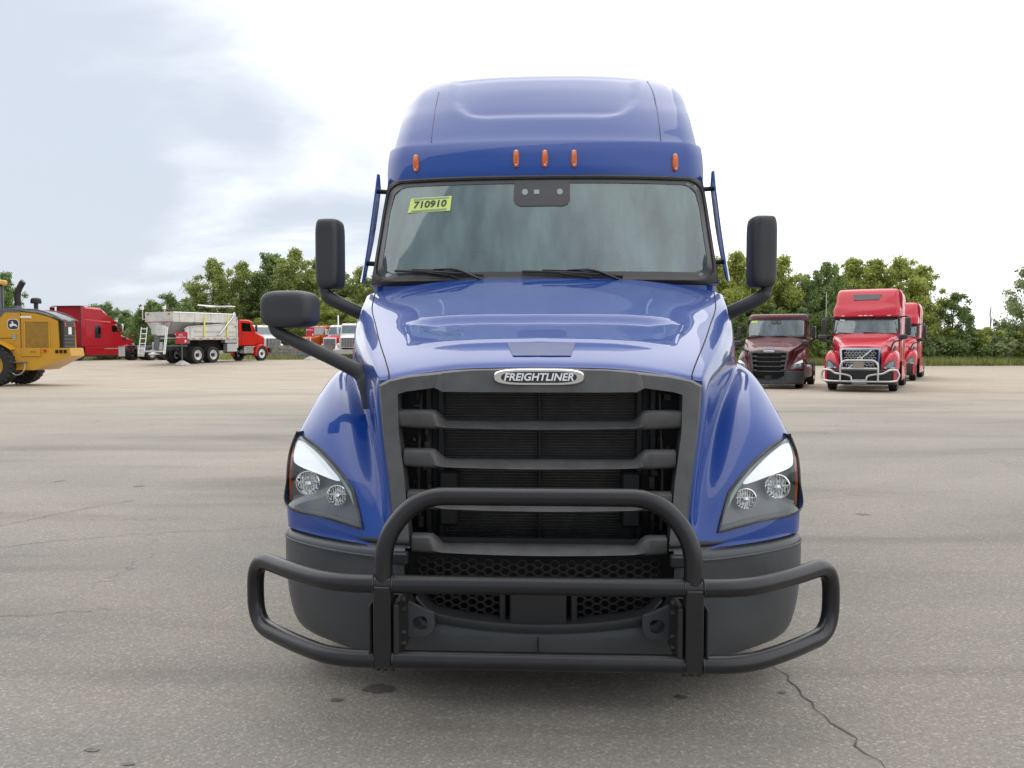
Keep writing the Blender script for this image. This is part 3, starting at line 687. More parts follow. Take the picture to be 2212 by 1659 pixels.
def build_cab(t, mat, roof):
    rows = []; zs = [1.0, 1.5, 1.85, 1.985]
    for z in zs: rows.append([(x, y, z) for x, y in cab_plan(1.90, 1.16 if z > 1.4 else 1.10)])
    nlow = len(rows)
    for z, yc, w in WS: rows.append([(x, y, z) for x, y in cab_plan(yc, w)])
    nws = len(rows)-1
    ro = [(2.775, 2.272, 1.132), (2.84, 2.30, 1.138), (2.93, 2.34, 1.140), (3.012, 2.382, 1.136), (3.036, 2.402, 1.128), (3.040, 2.435, 1.116)]
    if roof == 'sleeper':
        ro += [(3.09, 2.48, 1.112), (3.20, 2.565, 1.108), (3.33, 2.67, 1.108), (3.44, 2.775, 1.104), (3.54, 2.88, 1.102), (3.62, 2.975, 1.090), (3.685, 3.06, 1.066), (3.735, 3.15, 1.02), (3.768, 3.26, .915), (3.784, 3.39, .80), (3.793, 3.55, .62), (3.80, 3.74, .33), (3.802, 3.92, .0)]
    else:
        ro = [(2.775, 2.268, 1.108), (2.82, 2.29, 1.112), (2.88, 2.33, 1.108), (2.93, 2.38, 1.09), (2.955, 2.45, 1.05), (2.965, 2.55, .95), (2.97, 2.7, .75), (2.972, 2.9, .4), (2.973, 3.1, 0)]
    for z, yc, w in ro:
        rows.append([(x, y, z) for x, y in cab_plan(yc, max(w, .001), 3.7 if roof != 'sleeper' else 3.9, .16+.12*sstep(3.04, 3.6, z)-.12*sstep(3.7, 3.8, z))])
    G = np.array(rows)
    if roof == 'sleeper':
        k0 = nws+6; Gf = np.concatenate([G[:k0], cat1(G[k0:], 6)])
        for i in range(k0, Gf.shape[0]):                     # pressed panel in the fairing
            for j in range(Gf.shape[1]):
                x, y, z = Gf[i, j]; c = interp(z, [3.24, 3.27, 3.31, 3.37, 3.45, 3.56, 3.80], [.42, .52, .60, .66, .70, .72, .75])
                d = sstep(-.01, .07, c-abs(x))*sstep(3.235, 3.31, z)*(1-sstep(3.69, 3.79, z)); rimk = 0
                Gf[i, j, 1] += .015*d; Gf[i, j, 2] -= .013*d
        G = Gf
    m = MB(); b_ = G.shape[1]; fs = []
    for i in range(G.shape[0]-1):
        for j in range(b_-1):
            if nlow <= i < nws and j < 40: continue           # opening for the windscreen
            fs.append((i*b_+j, (i+1)*b_+j, (i+1)*b_+j+1, i*b_+j+1))
    m.add(G.reshape(-1, 3), fs).mirror(); cab = m.build('cab', mat, t, smooth=32)
    MB().box((0, 3.72, 2.0 if roof != 'sleeper' else 2.35), (2.2, .06, 1.9 if roof != 'sleeper' else 2.75), .02).build('cab_rear_wall', mat, t)
    # windscreen, its black surround and rubber
    def outline(inx, iz0, iz1, rc, n=7):
        s1 = 1-inx; pts = []
        for cx_, cz_, a0 in ((s1-rc, 1-iz1-rc*1.3, 0), (-(s1-rc), 1-iz1-rc*1.3, 90), (-(s1-rc), iz0+rc*1.3, 180), (s1-rc, iz0+rc*1.3, 270)):
            for k in range(n+1):
                a = R(a0+90*k/n); pts.append((cx_+rc*math.cos(a), cz_+rc*1.3*math.sin(a)))
        full = []
        for k in range(len(pts)):
            a, b2 = pts[k], pts[(k+1) % len(pts)]; d = math.hypot(a[0]-b2[0], a[1]-b2[1]); nn = max(1, int(d/.09))
            for q in range(nn): full.append((a[0]+(b2[0]-a[0])*q/nn, a[1]+(b2[1]-a[1])*q/nn))
        return full
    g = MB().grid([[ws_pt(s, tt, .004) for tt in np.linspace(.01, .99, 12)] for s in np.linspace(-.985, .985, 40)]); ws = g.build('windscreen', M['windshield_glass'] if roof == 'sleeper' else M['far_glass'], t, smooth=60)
    o1 = outline(.0, -.015, -.01, .07); o2 = outline(.024, .03, .035, .085); o3 = outline(.062, .085, .075, .10)
    def ring(a, oa, b2, ob):
        n = len(a); A_ = [ws_pt(p[0], p[1], oa) for p in a]; 
        # match the second outline by angle
        Bp = []
        for p in a:
            ang = math.atan2(p[1]-.5, p[0]); best = min(b2, key=lambda q: abs(math.atan2(math.sin(math.atan2(q[1]-.5, q[0])-ang), math.cos(math.atan2(q[1]-.5, q[0])-ang)))); Bp.append(ws_pt(best[0], best[1], ob))
        return [A_+[A_[0]], Bp+[Bp[0]]]
    MB().grid(ring(o2, .0075, o3, .0075)).build('windscreen_border', M['frit'], ws, smooth=60)
    r1 = ring(o1, .004, o2, .016); MB().grid([r1[0], [((a[0]+b2[0])/2, (a[1]+b2[1])/2-.016, (a[2]+b2[2])/2) for a, b2 in zip(*r1)], r1[1], [(a[0], a[1]+.02, a[2]) for a in r1[1]]]).build('windscreen_rubber', M['gasket'], ws, smooth=60)
    # camera pod with three little windows
    P = [[ws_pt(s, tt, .009) for tt in np.linspace(.70, .955, 5)] for s in np.linspace(-.178, .158, 9)]
    for c_ in (0, -1):
        for k in (0,): P[c_][k] = ws_pt(-.165 if c_ == 0 else .145, .72, .009)
    pod = MB().grid(P).build('camera_pod', M['frit'], ws, smooth=60)
    for (s, w) in ((-.112, .042), (-.042, .042), (.098, .042)):
        c = ws_pt(s, .835, .0125); n_ = 12 if s != -.042 else 4; rr = [(c[0]+math.cos(2*math.pi*k/n_+(.785 if n_ == 4 else 0))*(w*.5 if n_ > 4 else w*.62), c[1]+math.sin(2*math.pi*k/n_+(.785 if n_ == 4 else 0))*.010, c[2]+math.sin(2*math.pi*k/n_+(.785 if n_ == 4 else 0))*.022) for k in range(n_)]
        MB().sheet(rr, (0, .002, 0)).build('camera_window', M['curtain'], pod)
    # stock sticker
    cs = [Q(888, 429, 2.19), Q(976, 423, 2.19), Q(972, 455, 2.17), Q(881, 460, 2.17)]
    if roof == 'sleeper':
        def on(px, py):
            p = Q(px, py, 2.3)
            for _ in range(6):
                tt = (p[2]-2.0)/.755; w = interp(p[2], [a[0] for a in WS], [a[2] for a in WS]); y = ws_pt(p[0]/w, tt, .011)[1]; p = Q(px, py, y)
            return Vector(p)
        q = [on(*p) for p in ((888, 429), (976, 423), (972, 455), (881, 460))]
        st = MB().sheet(q, (0, .0015, 0)).build('stock_sticker', M['sticker'], ws)
        ux = (q[1]-q[0]); uz = (q[0]-q[3]); nrm = ux.cross(uz).normalized()*-1
        if nrm.y > 0: nrm = -nrm
        Mx = Matrix(((ux.normalized().x, -nrm.x, uz.normalized().x, 0), (ux.normalized().y, -nrm.y, uz.normalized().y, 0), (ux.normalized().z, -nrm.z, uz.normalized().z, 0), (0, 0, 0, 1)))
        ctr = sum(q, Vector())/4
        tm = text_mb('710910', .085, .001, bold=.0022); xs = [p[0] for p in tm.v]; k = ux.length*.80/(max(xs)-min(xs)); tm.v = [(x*k, y-.0022, z*.92) for x, y, z in tm.v]
        tm.xf(Matrix.Translation(ctr) @ Mx).build('sticker_number', M['ink'], st, fix=False)
        bars = MB().box((0, -.002, uz.length*.40), (ux.length*.86, .001, .012)).box((0, -.002, -uz.length*.40), (ux.length*.86, .001, .012)); bars.xf(Matrix.Translation(ctr) @ Mx).build('sticker_bar', M['grey_ink'], st)
    else:
        MB().grid([[ws_pt(s, tt, .01) for tt in (.80, .92)] for s in (-.88, -.78, -.66)]).build('stock_sticker', M['sticker'], ws)
    # wipers
    for (a, b_, e) in (((853, 585), (1058, 598), (1010, 604)), ((1128, 586), (1362, 600), (1345, 609))):
        def onw(px, py, off=.03):
            p = Q(px, py, 1.9)
            for _ in range(6):
                z = max(2.0, p[2]); w = 1.172; y = ws_pt(max(-1, min(1, p[0]/w)), (z-2.0)/.755, off)[1]; p = Q(px, py, y)
            return Vector(p)
        A_, B_ = onw(*a), onw(a[0]+(b_[0]-a[0])*.93, b_[1]-4); wi = bpy.data.objects.new('wiper', None)
        m = MB().tube([A_, A_*.5+B_*.5+Vector((0, -.006, .002)), B_], .0085, 6); m.tube([A_*.8+B_*.2+Vector((0, -.02, .012)), A_*.5+B_*.5+Vector((0, -.024, .016)), A_*.2+B_*.8+Vector((0, -.02, .012))], .005, 6)
        w_ = m.build('wiper_blade', M['black_plastic'], t, smooth=60)
        top = A_*.55+B_*.45+Vector((0, -.028, .018)); el = A_*.30+B_*.70+Vector((0, -.04, .030)); E_ = onw(b_[0]+10, b_[1]+8, .05); E_.z -= .03
        MB().tube(fillet([top, el, E_], .06, 5), [.006]*2+[.009]*(len(fillet([top, el, E_], .06, 5))-2), 6).build('wiper_arm', M['black_plastic'], w_, smooth=60)
        E2 = E_+Vector((-.14, .02, .0)); MB().tube([A_*.62+B_*.38+Vector((0, -.012, -.004)), A_*.35+B_*.65+Vector((0, -.02, -.018)), E2+Vector((.02, 0, -.01))], .006, 6).build('wiper_link', M['black_plastic'], w_, smooth=60)
    MB().box((0, 1.95, 1.90), (2.2, .16, .05), .01).build('cowl', M['black_plastic'], t)
    # roof marker lamps
    if roof == 'sleeper':
        bvh = BVHTree.FromPolygons([Vector(p) for p in m2v], m2f) if False else None
        me = cab.data; bv = BVHTree.FromPolygons([v.co.copy() for v in me.vertices], [tuple(p.vertices) for p in me.polygons])
        for (px, py, tilt) in ((899, 354, .12), (1115, 344, .0), (1177, 344, 0), (1240, 344, 0), (1458, 352, -.12)):
            h0 = cast(bv, px, py-17); h1 = cast(bv, px, py+17)
            if h0 is None or h1 is None: continue
            c = (h0+h1)/2; u = (h0-h1).normalized(); lx = Vector((1, 0, 0)); lx = (lx+Vector((0, .0, 0))).normalized()
            hit = bv.find_nearest(c); nn = hit[1]; nn = -nn if nn.y > 0 else nn; lx = u.cross(nn).normalized()
            ln = (h0-h1).length*1.10; wd = .043
            prof = [(1.0, .0), (.92, .55), (.7, .85), (.2, 1.0), (-.4, .98), (-.8, .75), (-.95, .45), (-1.0, 0)]
            out = [(a, b2) for a, b2 in prof]+[(a, -b2) for a, b2 in prof[1:-1]][::-1]
            def P_(k, off, sc_): return [c+u*(a*ln/2*sc_)+lx*((b2+tilt*a*0)*wd/2*sc_)+nn*off for a, b2 in out]
            r0, r1_, r2_ = P_(0, -.006, 1), P_(0, .012, 1), P_(0, .022, .72)
            mm = MB().grid([r0+[r0[0]], r1_+[r1_[0]], r2_+[r2_[0]]]); mm.add(r2_, [tuple(range(len(r2_)))]); ml = mm.build('marker_lamp', M['amber'], t, smooth=40)
            for e in (.78, -.82):
                s_ = MB(); s_.add([c+u*(ln/2*e)+nn*.021+Vector((math.cos(a_), 0, math.sin(a_)))*.0055 for a_ in np.linspace(0, 2*math.pi, 7)[:-1]], [tuple(range(6))])
                s_.build('lamp_screw', M['lamp_white'], ml, fix=False)
        # joints in the roof fairing
        for sx in (-1, 1):
            pl = [(948, 200), (942, 225), (937, 255), (933, 285), (931, 308)] if sx < 0 else [(1398, 176), (1411, 200), (1419, 235), (1425, 275), (1428, 305)]
            pl = [cast(bv, *p) for p in pl]; pl = [p+Vector((0, -.0015, .0015)) for p in pl if p is not None]
            if len(pl) > 2: MB().tube(cat1(pl, 4), .0030, 6).build('fairing_joint', M['hood_patch'], t, smooth=60)
        for sx in (-1, 1):                                     # deflector blades beside the screen pillars
            G = []
            for k in range(9):
                f = k/8; z = 2.02+.80*f; y = 2.13+.32*f; x = 1.238-.045*f-.004*math.sin(f*math.pi); wdt = (.05+.12*math.sin(min(1, f*1.6+.12)*math.pi/2)) if f < .97 else .07
                G.append([(sx*(x+.006), y, z), (sx*(x+.012+.012), y+wdt*.5, z+.004), (sx*(x+.012), y+wdt, z+.01)])
            G = np.array(G); G2 = G-np.array((sx*.012, 0, 0)); mm = MB().grid(G).grid(G2)
            ring_ = lambda A_: [A_[0][j] for j in range(3)]+[A_[i][2] for i in range(1, 9)]+[A_[8][1], A_[8][0]]+[A_[i][0] for i in range(7, -1, -1)]
            mm.grid([ring_(G), ring_(G2)]); df = mm.build('side_deflector', mat, t, smooth=40)
            for f in (.18, .86):
                z = 2.02+.80*f; MB().tube([(sx*1.06, 2.22+.34*f, z-.01), (sx*(1.255-.04*f), 2.22+.34*f, z)], .017, 8).build('deflector_bracket', M['black_plastic'], df, smooth=50)
    else:
        for px in (-.86, -.20, 0, .20, .86): MB().box((px, 2.31+.22*(abs(px)/1.1)**2.6, 2.875), (.035, .03, .075), .008).build('marker_lamp', M['amber'], t)
        for sx in (-1, 1): MB().box((sx*1.165, 2.45, 2.42), (.02, .2, .7), .006).build('side_deflector', mat, t)
    # doors
    for sx in (-1, 1):
        d = MB().box((sx*1.142, 3.02, 1.62), (.03, 1.0, 1.25), .01).build('door', mat, t)
        MB().box((sx*1.148, 2.98, 2.42), (.012, .80, .50), .004).build('door_window', M['dark_glass'], d)
        MB().box((sx*1.166, 3.40, 1.9), (.02, .16, .04), .008).build('door_handle', M['black_plastic'], d)
    # inside
    MB().grid([[(x, 3.30+.03*math.sin(x*26), z) for z in (1.6, 2.2, 3.0)] for x in np.linspace(-1.15, 1.15, 65)]).build('sleeper_curtain', M['curtain'], t, smooth=60)
    MB().box((0, 2.28, 1.93), (2.12, .50, .14), .05).build('dashboard', M['dash'], t)
    sw = MB(); cw = Vector((.50, 2.46, 2.09)); sw.tube([cw+Vector((.225*math.cos(a), .11*math.sin(a), .195*math.sin(a))) for a in np.linspace(0, 2*math.pi, 25)[:-1]], .016, 8, closed=True)
    sw.tube([cw+Vector((-.2, 0, 0)), cw+Vector((.2, 0, 0))], .014, 6).tube([cw, cw+Vector((0, -.02, -.18))], .02, 6); sw.build('steering_wheel', M['dash'], t, smooth=50)
    for sx in (-1, 1): 
        s = MB().box((sx*.50, 3.08, 1.75), (.5, .16, .75), .05).box((sx*.5, 3.08, 2.24), (.26, .12, .20), .04); s.build('seat', M['dash'], t)
def mirror_shell(c, w, h, d, mat, name, t, ry=0.0, taper=.0, exp=4.5):
    """rounded mirror housing: superellipse front swelling backwards"""
    G = []; n = 36
    for (yy, sc_) in ((0, .30), (.0, .62), (.012, .82), (.035, .93), (.08, .99), (.14, 1.0), (.20, .985), (.23, .96)):
        ring = []
        for k in range(n+1):
            a = 2*math.pi*k/n; ca, sa = math.cos(a), math.sin(a); x = math.copysign(abs(ca)**(2/exp), ca)*w/2; z = math.copysign(abs(sa)**(2/exp), sa)*h/2
            k2 = 1-(1-sc_)*min(1, (w if False else .18)/(w))*1.0; k3 = 1-(1-sc_)*min(1, .18/h)
            ring.append((x*k2*(1+taper*z/h), yy*d/.23, z*k3))
        G.append(ring)
    m = MB().grid(G); m.add(G[0][:-1], [tuple(range(n))]); m.add(G[-1][:-1], [tuple(range(n))])
    m.xf(Matrix.Translation(c) @ Matrix.Rotation(ry, 4, 'Z')); o = m.build(name, mat, t, smooth=45)
    return o
def build_mirrors(t, hood_both):
    for sx in (-1, 1):
        c = Vector((sx*1.455, 1.98, 2.205)); mo = mirror_shell(c, .166, .475, .17, M['mirror_plastic'], 'door_mirror', t, ry=sx*.10, exp=6)
        MB().box((c.x, c.y+.176, c.z), (.15, .008, .45), .003, rz=sx*.10).build('mirror_glass', M['chrome'], mo)
        path = fillet([(sx*1.485, 2.06, 2.01), (sx*1.475, 2.06, 1.925), (sx*1.39, 2.08, 1.875), (sx*1.14, 2.16, 1.755)], .07, 6)
        MB().tube(path, [.036]*4+[.046]*(len(path)-4), 12).build('mirror_arm', M['mirror_plastic'], mo, smooth=50)
    for sx in ((-1, 1) if hood_both else (-1,)):
        c = Vector((sx*1.278, .545, 1.765)); mo = mirror_shell(c, .268, .190, .16, M['mirror_plastic'], 'hood_mirror', t, ry=sx*.12, exp=4.0)
        MB().box((c.x, c.y+.164, c.z), (.23, .006, .15), .002, rz=sx*.12).build('mirror_glass', M['chrome'], mo)
        pa = [(sx*1.355, .62, 1.70), (sx*1.34, .62, 1.655), (sx*1.23, .63, 1.60), (sx*1.02, .655, 1.50), (sx*.92, .67, 1.45), (sx*.878, .66, 1.39), (sx*.872, .65, 1.26)]
        pa = fillet(pa, .06, 5); m = MB().tube(pa, list(np.linspace(.026, .044, len(pa)-6))+[.048]*3+[.048, .044, .028], 12)
        m.xf(Matrix.Identity(4)); m.build('mirror_arm', M['mirror_plastic'], mo, smooth=50)
TYRE = [(-.13, .30), (-.148, .34), (-.15, .43), (-.138, .485), (-.12, .505), (-.085, .509), (-.08, .498), (-.07, .498), (-.066, .511), (-.012, .512), (-.008, .50), (.008, .50), (.012, .512), (.066, .511), (.07, .498), (.08, .498), (.085, .509), (.12, .505), (.138, .485), (.15, .43), (.148, .34), (.13, .30)]
def wheel(t, x, y, r=.51, w=.30, rimmat='steel', side=1, name='wheel', z=None, hubmat='black_plastic', dual=False, n=26):
    k = r/.512; kw = w/.30; z = r if z is None else z
    o = MB().lathe([(a*kw, b_*k) for a, b_ in TYRE], (0, 0, 0), 'x', n).build(name, M['rubber'], t, smooth=40); o.location = (x, y, z)
    s = side; pr = [(.13, .30), (.135, .285), (.11, .27), (.02 if dual else .06, .25), (.0 if dual else .07, .17), (.02 if dual else .10, .12)]
    ri = MB().lathe([(a*kw*s, b_*k) for a, b_ in pr]+[(.02*s*kw, .0)], (0, 0, 0), 'x', n).build('rim', M[rimmat], o, smooth=40)
    h = MB().lathe([(.04*s, .125*k), (.13*s, .12*k), (.16*s, .09*k), (.165*s, 0)], (0, 0, 0), 'x', 14)
    for q in range(10):
        a = 2*math.pi*q/10; h.lathe([((.05 if dual else .085)*s*kw, .016), ((.052 if dual else .088)*s*kw, 0)], (0, math.cos(a)*.21*k, math.sin(a)*.21*k), 'x', 6)
    h.build('hub', M[hubmat], o, smooth=40)
    return o
def chassis(t, y0, y1, axles, w=.43, z=.86):
    for sx in (-1, 1): MB().box((sx*w, (y0+y1)/2, z), (.09, y1-y0, .26), .01).build('frame_rail', M['black_plastic'], t)
    for y in axles: MB().tube([(-1.0, y, .51), (0, y, .51), (1.0, y, .51)], [.07, .16, .07] if y > 2.5 else [.06, .06, .06], 10).build('axle', M['black_plastic'], t, smooth=50)
def highway_truck(t, mat, roof, guard, hood_both):
    build_hood(t, mat)
    for s in (1, -1): headlight(t, s)
    build_grille(t); build_bumper(t, guard); build_cab(t, mat, roof); build_mirrors(t, hood_both)
    chassis(t, .35, 8.2 if roof == 'sleeper' else 6.3, (1.27, 6.3, 7.6) if roof == 'sleeper' else (1.27, 5.2))
    for sx in (-1, 1):
        wheel(t, sx*1.02, 1.27, side=sx)
        for y in ((6.3, 7.6) if roof == 'sleeper' else (5.2,)):
            wheel(t, sx*1.08, y, side=sx, dual=True); wheel(t, sx*.75, y, side=sx, dual=True)
        MB().box((sx*1.0, 3.3, .62), (.5, 1.5 if roof == 'sleeper' else 1.2, .5), .1).build('fuel_tank', M['aluminium'], t)
    MB().box((0, 1.15, 1.0), (1.2, 1.2, .7), .05).build('engine', M['deep_black'], t)
    MB().box((0, .75, .42), (1.7, 1.2, .16), .02).build('under_tray', M['deep_black'], t)
    MB().box((0, 3.9 if roof == 'sleeper' else 3.2, .78), (1.5, 5.0 if roof == 'sleeper' else 3.0, .3), .05).build('underside_light_block', M['deep_black'], t)  # plain box added to stop light leaking under the chassis, deepening the shadow
    if roof == 'sleeper':
        G = []
        for y, zt, w in ((3.78, 3.72, 1.06), (4.2, 3.78, 1.12), (5.6, 3.80, 1.15), (5.72, 3.78, 1.13)):
            G.append([(x*w/1.2, y, z) for x, z in [(-1.2, 1.0), (-1.2, 3.3)]+[(-1.2+.6*(1-math.cos(a)), 3.3+(zt-3.3)*math.sin(a)) for a in np.linspace(.2, math.pi/2, 6)]+[(1.2-.6*(1-math.cos(a)), 3.3+(zt-3.3)*math.sin(a)) for a in np.linspace(math.pi/2, .2, 6)]+[(1.2, 3.3), (1.2, 1.0)]])
        m = MB().grid(G); m.add(G[-1], [tuple(range(len(G[-1])))]); m.build('sleeper', mat, t, smooth=40)
    return t
blue = thing('semi_truck', 'glossy blue highway tractor with high roof, black grille and bull bar, facing the viewer', 'truck', (HX0, HD0, 0), -HYAW)
highway_truck(blue, M['blue_paint'], 'sleeper', True, False)
build_guard(blue)
# ---------------------------------------------------------------- the other vehicles
def at(px, D): return (px-CX)/F*D
maroon = thing('semi_truck', 'dark maroon day cab tractor parked between the blue truck and a red truck', 'truck', (9.85, 31.9, 0), R(-25))
highway_truck(maroon, M['maroon_paint'], 'day', False, True)
def shell(rows, mat, name, t, skip=None, mirror=True, smooth=35):
    G = np.array(rows); b_ = G.shape[1]; fs = [(i*b_+j, (i+1)*b_+j, (i+1)*b_+j+1, i*b_+j+1) for i in range(G.shape[0]-1) for j in range(b_-1) if not (skip and skip(i, j))]
    m = MB().add(G.reshape(-1, 3), fs)
    if mirror: m.mirror()
    return m.build(name, mat, t, smooth=smooth)
def pad(t, ring, back, name, mat, parent=None): return MB().sheet(ring, back).build(name, mat, parent or t)
def sleeper_truck(t, mat, guard):
    """red long-nose sleeper tractor with a silver framed honeycomb grille"""
    secs = []
    for y, zt, w, zl in ((.14, 1.60, .70, .80), (.20, 1.66, .715, .80), (.45, 1.74, .78, .85), (.95, 1.88, .92, 1.0), (1.5, 2.02, 1.06, 1.1), (1.98, 2.13, 1.15, 1.1)):
        secs.append([(0, y, zt), (w*.35, y, zt-.002), (w*.66, y+.005, zt-.02), (w*.86, y+.015, zt-.06), (w*.96, y+.03, zt-.14), (w, y+.05, zt-.28), (w*1.01, y+.06, (zt+zl)/2-.1), (w*1.0, y+.06, zl)])
    G = cat2(secs, 4, 3); shell(G, mat, 'hood', t)
    fs = []                                                   # fenders with the lamp corner
    for y, xs, zs in ((.20, (.70, .80, .92, 1.02, 1.08, 1.10), (.98, 1.02, 1.03, 1.0, .92, .80)), (.34, (.72, .86, 1.02, 1.14, 1.20, 1.22), (1.12, 1.20, 1.20, 1.13, 1.0, .78)), (.60, (.80, .94, 1.09, 1.19, 1.245, 1.25), (1.28, 1.38, 1.38, 1.30, 1.15, .78)),
                      (.95, (.90, 1.0, 1.12, 1.21, 1.255, 1.255), (1.40, 1.47, 1.46, 1.39, 1.25, 1.02)), (1.30, (.98, 1.06, 1.14, 1.22, 1.255, 1.255), (1.43, 1.48, 1.47, 1.40, 1.28, 1.12)), (1.75, (1.05, 1.10, 1.15, 1.21, 1.24, 1.24), (1.38, 1.41, 1.40, 1.33, 1.22, 1.0)), (2.05, (1.10, 1.13, 1.16, 1.19, 1.2, 1.2), (1.25, 1.27, 1.25, 1.2, 1.1, .8))):
        fs.append([(x, y+.10*max(0, (x-.8)/.4)**2*(1 if y < .5 else 0), z) for x, z in zip(xs, zs)])
    for sx in (1, -1):
        m = MB().grid(cat2(fs, 4, 4)); fr = [fs[0], [(x, y, .79) for x, y, z in fs[0]]]; m.grid(fr)
        if sx < 0: m.flipx()
        m.build('fender', mat, t, smooth=40)
        A_ = [(.78, .225, .86), (.80, .24, .93), (.90, .262, 1.06), (1.03, .335, 1.155), (1.09, .38, 1.17), (1.155, .42, 1.06), (1.165, .41, .90), (1.12, .36, .84), (.95, .27, .845)]
        h = pad(t, [(sx*x, y-.13, z) for x, y, z in A_], (0, .14, 0), 'headlight', M['lamp_bezel'])
        pad(t, [(sx*x, y-.138, z) for x, y, z in [(.84, .24, .88), (.93, .265, 1.02), (1.04, .34, 1.10), (1.10, .385, 1.10), (1.11, .39, .90), (1.0, .30, .88)]], (0, .01, 0), 'lamp_lens', M['curtain'], h)
        pad(t, [(sx*x, y-.144, z) for x, y, z in [(.80, .235, .855), (.80, .235, .885), (1.14, .375, .885), (1.14, .375, .855)]], (0, .012, 0), 'daytime_lamp', M['lamp_white'], h)
        pad(t, [(sx*1.075, 1.05, 1.60), (sx*1.10, 1.18, 1.66), (sx*1.12, 1.42, 1.60), (sx*1.06, 1.16, 1.34), (sx*1.03, .98, 1.32)], (-sx*.03, 0, 0), 'hood_vent', M['black_plastic'])
    # grille
    o = [(0, 1.585), (.58, 1.585), (.685, 1.56), (.66, 1.25), (.60, .80)]; i_ = [(0, 1.52), (.54, 1.52), (.615, 1.50), (.60, 1.25), (.545, .80)]
    yy = lambda z: .10+(z-.8)*.05
    m = MB().grid([[(x, yy(z)+.06, z) for x, z in o], [(x, yy(z)-.02, z) for x, z in o], [(x, yy(z)-.02, z) for x, z in i_], [(x, yy(z)+.06, z) for x, z in i_]]).mirror(); gf = m.build('grille_frame', M['chrome'], t, smooth=30)
    MB().box((0, .16, 1.16), (1.2, .02, .74)).build('grille_back', M['deep_black'], t)
    hm = MB()
    for r_ in range(8):
        for k in range(-5, 6):
            x = k*.118+(.059 if r_ % 2 else 0); z = .85+r_*.088; 
            if abs(x) > .53: continue
            P = [(x+a*.058, .115, z+c*.04) for a, c in ((-1, 0), (-.55, 1), (.55, 1), (1, 0), (.55, -1), (-.55, -1))]; I = [(x+(p[0]-x)*.86, .11, z+(p[2]-z)*.78) for p in P]; J = [(p[0], .14, p[2]) for p in I]
            hm.grid([P+[P[0]], I+[I[0]], J+[J[0]]])
    tag(hm.build('grille_mesh', M['steel'], t, fix=False), kind='stuff')
    MB().tube([(-.36, .09, .86), (.0, .085, 1.16), (.38, .095, 1.50)], .021, 8).build('grille_bar', M['chrome'], gf, smooth=50)
    MB().tube([(math.cos(a)*.083, .07, 1.165+math.sin(a)*.083) for a in np.linspace(0, 2*math.pi, 21)[:-1]], .019, 8, closed=True).build('round_emblem', M['chrome'], gf, smooth=50)
    # bumper
    plan = [(0, .0), (.5, .01), (.85, .06), (1.08, .18), (1.2, .36), (1.235, .6), (1.235, .72)]
    rows = [[(x*s, y+dy, z) for x, y in plan] for s, dy, z in ((.94, .12, .80), (.98, .03, .795), (1, 0, .76), (1, 0, .5), (.985, .02, .34), (.95, .08, .27))]
    b_ = shell(rows, M['black_plastic'], 'bumper', t)
    for sx in (-1, 1): pad(t, [(sx*1.10, .175, .76), (sx*1.195, .335, .76), (sx*1.195, .335, .34), (sx*1.10, .175, .36)], (0, .03, 0), 'bumper_end', mat, b_)
    MB().box((0, -.02, .38), (.5, .03, .15), .005).build('number_plate', M['aluminium'], t)
    # cab and high roof
    WSv = [(2.13, 2.0, 1.16), (2.35, 2.13, 1.15), (2.55, 2.25, 1.14), (2.74, 2.36, 1.13)]
    rows = [[(x, y, z) for x, y in cab_plan(2.02, 1.16)] for z in (.95, 1.6, 2.12)]+[[(x, y, z) for x, y in cab_plan(yc, w)] for z, yc, w in WSv]; k0 = len(rows)-1
    for z, yc, w in ((2.75, 2.22, 1.16), (2.80, 2.20, 1.17), (2.95, 2.27, 1.175), (3.10, 2.38, 1.17), (3.16, 2.44, 1.14), (3.30, 2.54, 1.10), (3.52, 2.70, 1.085), (3.72, 2.86, 1.075), (3.80, 2.96, 1.06), (3.85, 3.10, 1.0), (3.87, 3.3, .85), (3.88, 3.6, .4), (3.88, 3.75, 0)):
        rows.append([(x, y, z) for x, y in cab_plan(yc, max(w, .001), 3.8, .15 if z < 3.1 else .08)])
    shell(rows, mat, 'cab', t, skip=lambda i, j: 3 <= i < k0 and j < 40)
    wsg = [[(s*interp(z, [a[0] for a in WSv], [a[2] for a in WSv]), interp(z, [a[0] for a in WSv], [a[1] for a in WSv])+.15*abs(s)**2.6+.07*max(0, (abs(s)-.88)/.12)**2-.004, z) for z in np.linspace(2.135, 2.735, 6)] for s in np.linspace(-.99, .99, 25)]
    ws = MB().grid(wsg).build('windscreen', M['far_glass'], t, smooth=60)
    for sx in (-1, 1): MB().tube([wsg[0 if sx < 0 else -1][k] for k in range(6)], .03, 6).build('screen_pillar', M['black_plastic'], ws, smooth=60)
    MB().tube([(p[-1][0], p[-1][1]-.02, p[-1][2]-.03) for p in wsg], .05, 6).build('screen_header', M['black_plastic'], ws, smooth=60)
    MB().grid([[(x, wsg[3][k][1]-.02, wsg[3][k][2]) for k in (4, 5)] for x in (-.92, -.62)]).build('stock_sticker', M['sign_white'], ws)
    for x0, x1 in ((-.95, -.35), (-.05, .65)): MB().tube([(x0, 2.0, 2.17), (x1, 1.98, 2.12)], .012, 6).build('wiper', M['black_plastic'], ws)
    MB().box((0, 2.6, 2.05), (2.1, .5, .12), .04).build('dashboard', M['dash'], t); MB().box((0, 3.4, 2.4), (2.2, .03, .8)).build('cab_curtain', M['curtain'], t)
    # roof window
    def yr(z): return interp(z, [3.16, 3.30, 3.52, 3.72], [2.44, 2.54, 2.70, 2.86])
